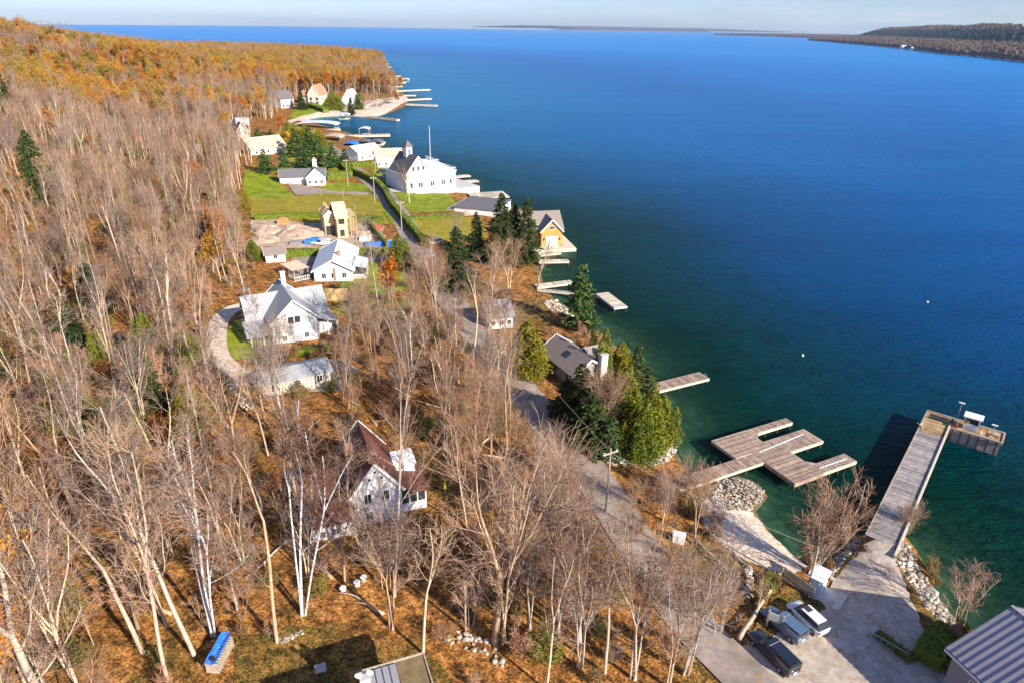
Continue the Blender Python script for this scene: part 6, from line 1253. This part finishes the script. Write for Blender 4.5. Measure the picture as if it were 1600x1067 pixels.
# ------------------------------------------------------------------ far shore
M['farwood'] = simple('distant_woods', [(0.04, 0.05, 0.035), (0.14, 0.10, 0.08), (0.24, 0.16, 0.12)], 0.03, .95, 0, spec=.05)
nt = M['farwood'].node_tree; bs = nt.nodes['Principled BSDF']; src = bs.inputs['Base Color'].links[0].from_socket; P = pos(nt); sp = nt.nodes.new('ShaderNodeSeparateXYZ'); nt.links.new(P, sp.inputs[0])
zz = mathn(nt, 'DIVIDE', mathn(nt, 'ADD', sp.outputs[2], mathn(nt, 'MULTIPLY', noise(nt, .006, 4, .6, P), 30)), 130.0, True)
nt.links.new(mixc(nt, ramp(nt, zz, [(.36, (0, 0, 0)), (.44, (.85, .85, .85)), (.68, (.85, .85, .85)), (.76, (0, 0, 0))]), src, (.016, .045, .05)), bs.inputs['Base Color'])   # dark conifers, with cliff shade painted into the colour, on the steep band
M['farsand'] = simple('distant_beach', [(0.45, 0.42, 0.36), (0.6, 0.56, 0.5)], .01, .95)
def far_land(name, line, prof, label, tree=9, step=28, seed=0, sc=1.0, n_in=60, hf=None, nd=None):
    L = [Vector(p) for p in smooth_line(line, 10)]; q_ = np.random.RandomState(seed); d0 = (L[-1] - L[0]).normalized()
    ds = np.concatenate([[0], np.cumsum([(b - a).length for a, b in zip(L[:-1], L[1:])])]); n = int(ds[-1] / step); s = np.linspace(0, ds[-1], n); lx = np.interp(s, ds, [p.x for p in L]); ly = np.interp(s, ds, [p.y for p in L])
    dx, dy = np.gradient(lx), np.gradient(ly); m = np.hypot(dx, dy); nx, ny = dy / m, -dx / m
    if nd: nx, ny = nx * 0 + nd[0], ny * 0 + nd[1]
    pv = np.array(prof); v = np.linspace(0, 1, n_in) ** 1.3 * pv[-1][0]; hh = np.interp(v, pv[:, 0], pv[:, 1])
    X = lx[None] + nx[None] * v[:, None]; Y = ly[None] + ny[None] * v[:, None]; e = np.clip(np.minimum(s, ds[-1] + 1e6)[None] / (v[-1] * .6), 0.0, 1) ** .6
    Z = hh[:, None] * sc(s)[None] if callable(sc) else hh[:, None] * np.ones_like(s)[None] * sc
    wv = np.sin(X / 90) + np.sin(Y / 70 + 1) + np.sin((X + Y) / 160); Z = (Z + (hf(X, Y) if hf else 0)) * (1 + .05 * wv) + np.where(v[:, None] > 12, q_.uniform(0, 1, Z.shape) ** 2 * tree + 5, 0) - np.where(v[:, None] < 1, 1.0, 0)
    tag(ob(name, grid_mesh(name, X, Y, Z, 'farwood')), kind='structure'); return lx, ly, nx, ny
fl = [U(1720, 110), U(1600, 98.5), U(1530, 90), U(1480, 86), U(1400, 76), U(1330, 69.5), U(1262, 63.5)]
FT = [U(1900, 80, 30), U(1600, 69, 30), U(1520, 66, 30), U(1430, 60.5, 30), U(1344, 56.5, 30)]
FP = np.array(FT + [(FT[-1][0] + 3000, FT[-1][1] + 7000), (9000, 12000), (9000, 500)])
def bluff(X, Y):
    d = pdist(X, Y, np.array(FT + [(FT[-1][0] + 3000, FT[-1][1] + 7000)])); d = np.where(inside(X, Y, FP), d, 0)
    return 62 * np.clip(d / 260, 0, 1) ** .7 + 18 * np.clip((d - 260) / 900, 0, 1)
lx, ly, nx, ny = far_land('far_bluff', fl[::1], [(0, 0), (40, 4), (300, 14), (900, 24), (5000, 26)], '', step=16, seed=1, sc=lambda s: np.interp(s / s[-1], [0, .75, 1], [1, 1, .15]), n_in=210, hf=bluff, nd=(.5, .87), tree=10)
b = MB(); 
for i in range(len(lx) - 1):
    if i % 5 < 4: b.add([(lx[i], ly[i], .5), (lx[i + 1], ly[i + 1], .5), (lx[i + 1] + nx[i] * 14, ly[i + 1] + ny[i] * 14, 2.6), (lx[i] + nx[i] * 14, ly[i] + ny[i] * 14, 2.6)], [(0, 1, 2, 3)])
tag(b.build('far_beach', 'farsand'), kind='structure')
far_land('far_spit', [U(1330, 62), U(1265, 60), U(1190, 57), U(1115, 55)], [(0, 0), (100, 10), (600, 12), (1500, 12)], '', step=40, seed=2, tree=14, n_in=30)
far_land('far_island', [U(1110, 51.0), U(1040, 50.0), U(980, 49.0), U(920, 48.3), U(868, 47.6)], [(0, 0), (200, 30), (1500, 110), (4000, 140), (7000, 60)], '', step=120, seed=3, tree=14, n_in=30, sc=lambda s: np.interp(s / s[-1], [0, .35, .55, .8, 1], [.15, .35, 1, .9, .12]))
for i, (x, y, l) in enumerate(((1409, 77.5, 'largest white building on the shore below the far bluff'), (1425, 79.5, 'small white cabin right of the largest building on the far shore'))):
    p = U(x, y); r = empty('far_building', (p[0] + 8, p[1] + 14, 1), .3, l, 'building'); gable(r, 0, 0, 22 - 10 * i, 14, 8 - 3 * i, 5, 'x', 'white', 'whiteroof', .5)

# gulls and a marker far out on the water
for x, y, l in ((1254, 556, 'tiny white buoy on open water above the comb shaped dock'), (1449, 473, 'tiny white buoy far out on the right')):
    p = U(x, y); r = empty('buoy', (p[0], p[1], 0), 0, l, 'buoy'); MB().tube([(0, 0, -.3), (0, 0, .1), (0, 0, .25), (0, 0, .4)], [.16, .24, .2, .08], 10).build('float', 'white', r); MB().tube([(0, 0, .4), (0, 0, .55)], [.05, .04], 6).build('ring', 'steel', r)

# ------------------------------------------------------------------ air
m, nt, bs = mat('haze_air'); nt.nodes.remove(bs); vo = nt.nodes.new('ShaderNodeVolumePrincipled'); vo.inputs['Density'].default_value = 0.000026; vo.inputs['Color'].default_value = (.6, .78, 1, 1); vo.inputs['Anisotropy'].default_value = .2
nt.links.new(vo.outputs[0], nt.nodes['Material Output'].inputs['Volume']); M['haze'] = m
USE_HAZE = True
if USE_HAZE: tag(MB().box(-9600, -900, -11, 17500, 28500, 260).build('haze', 'haze'), kind='stuff')
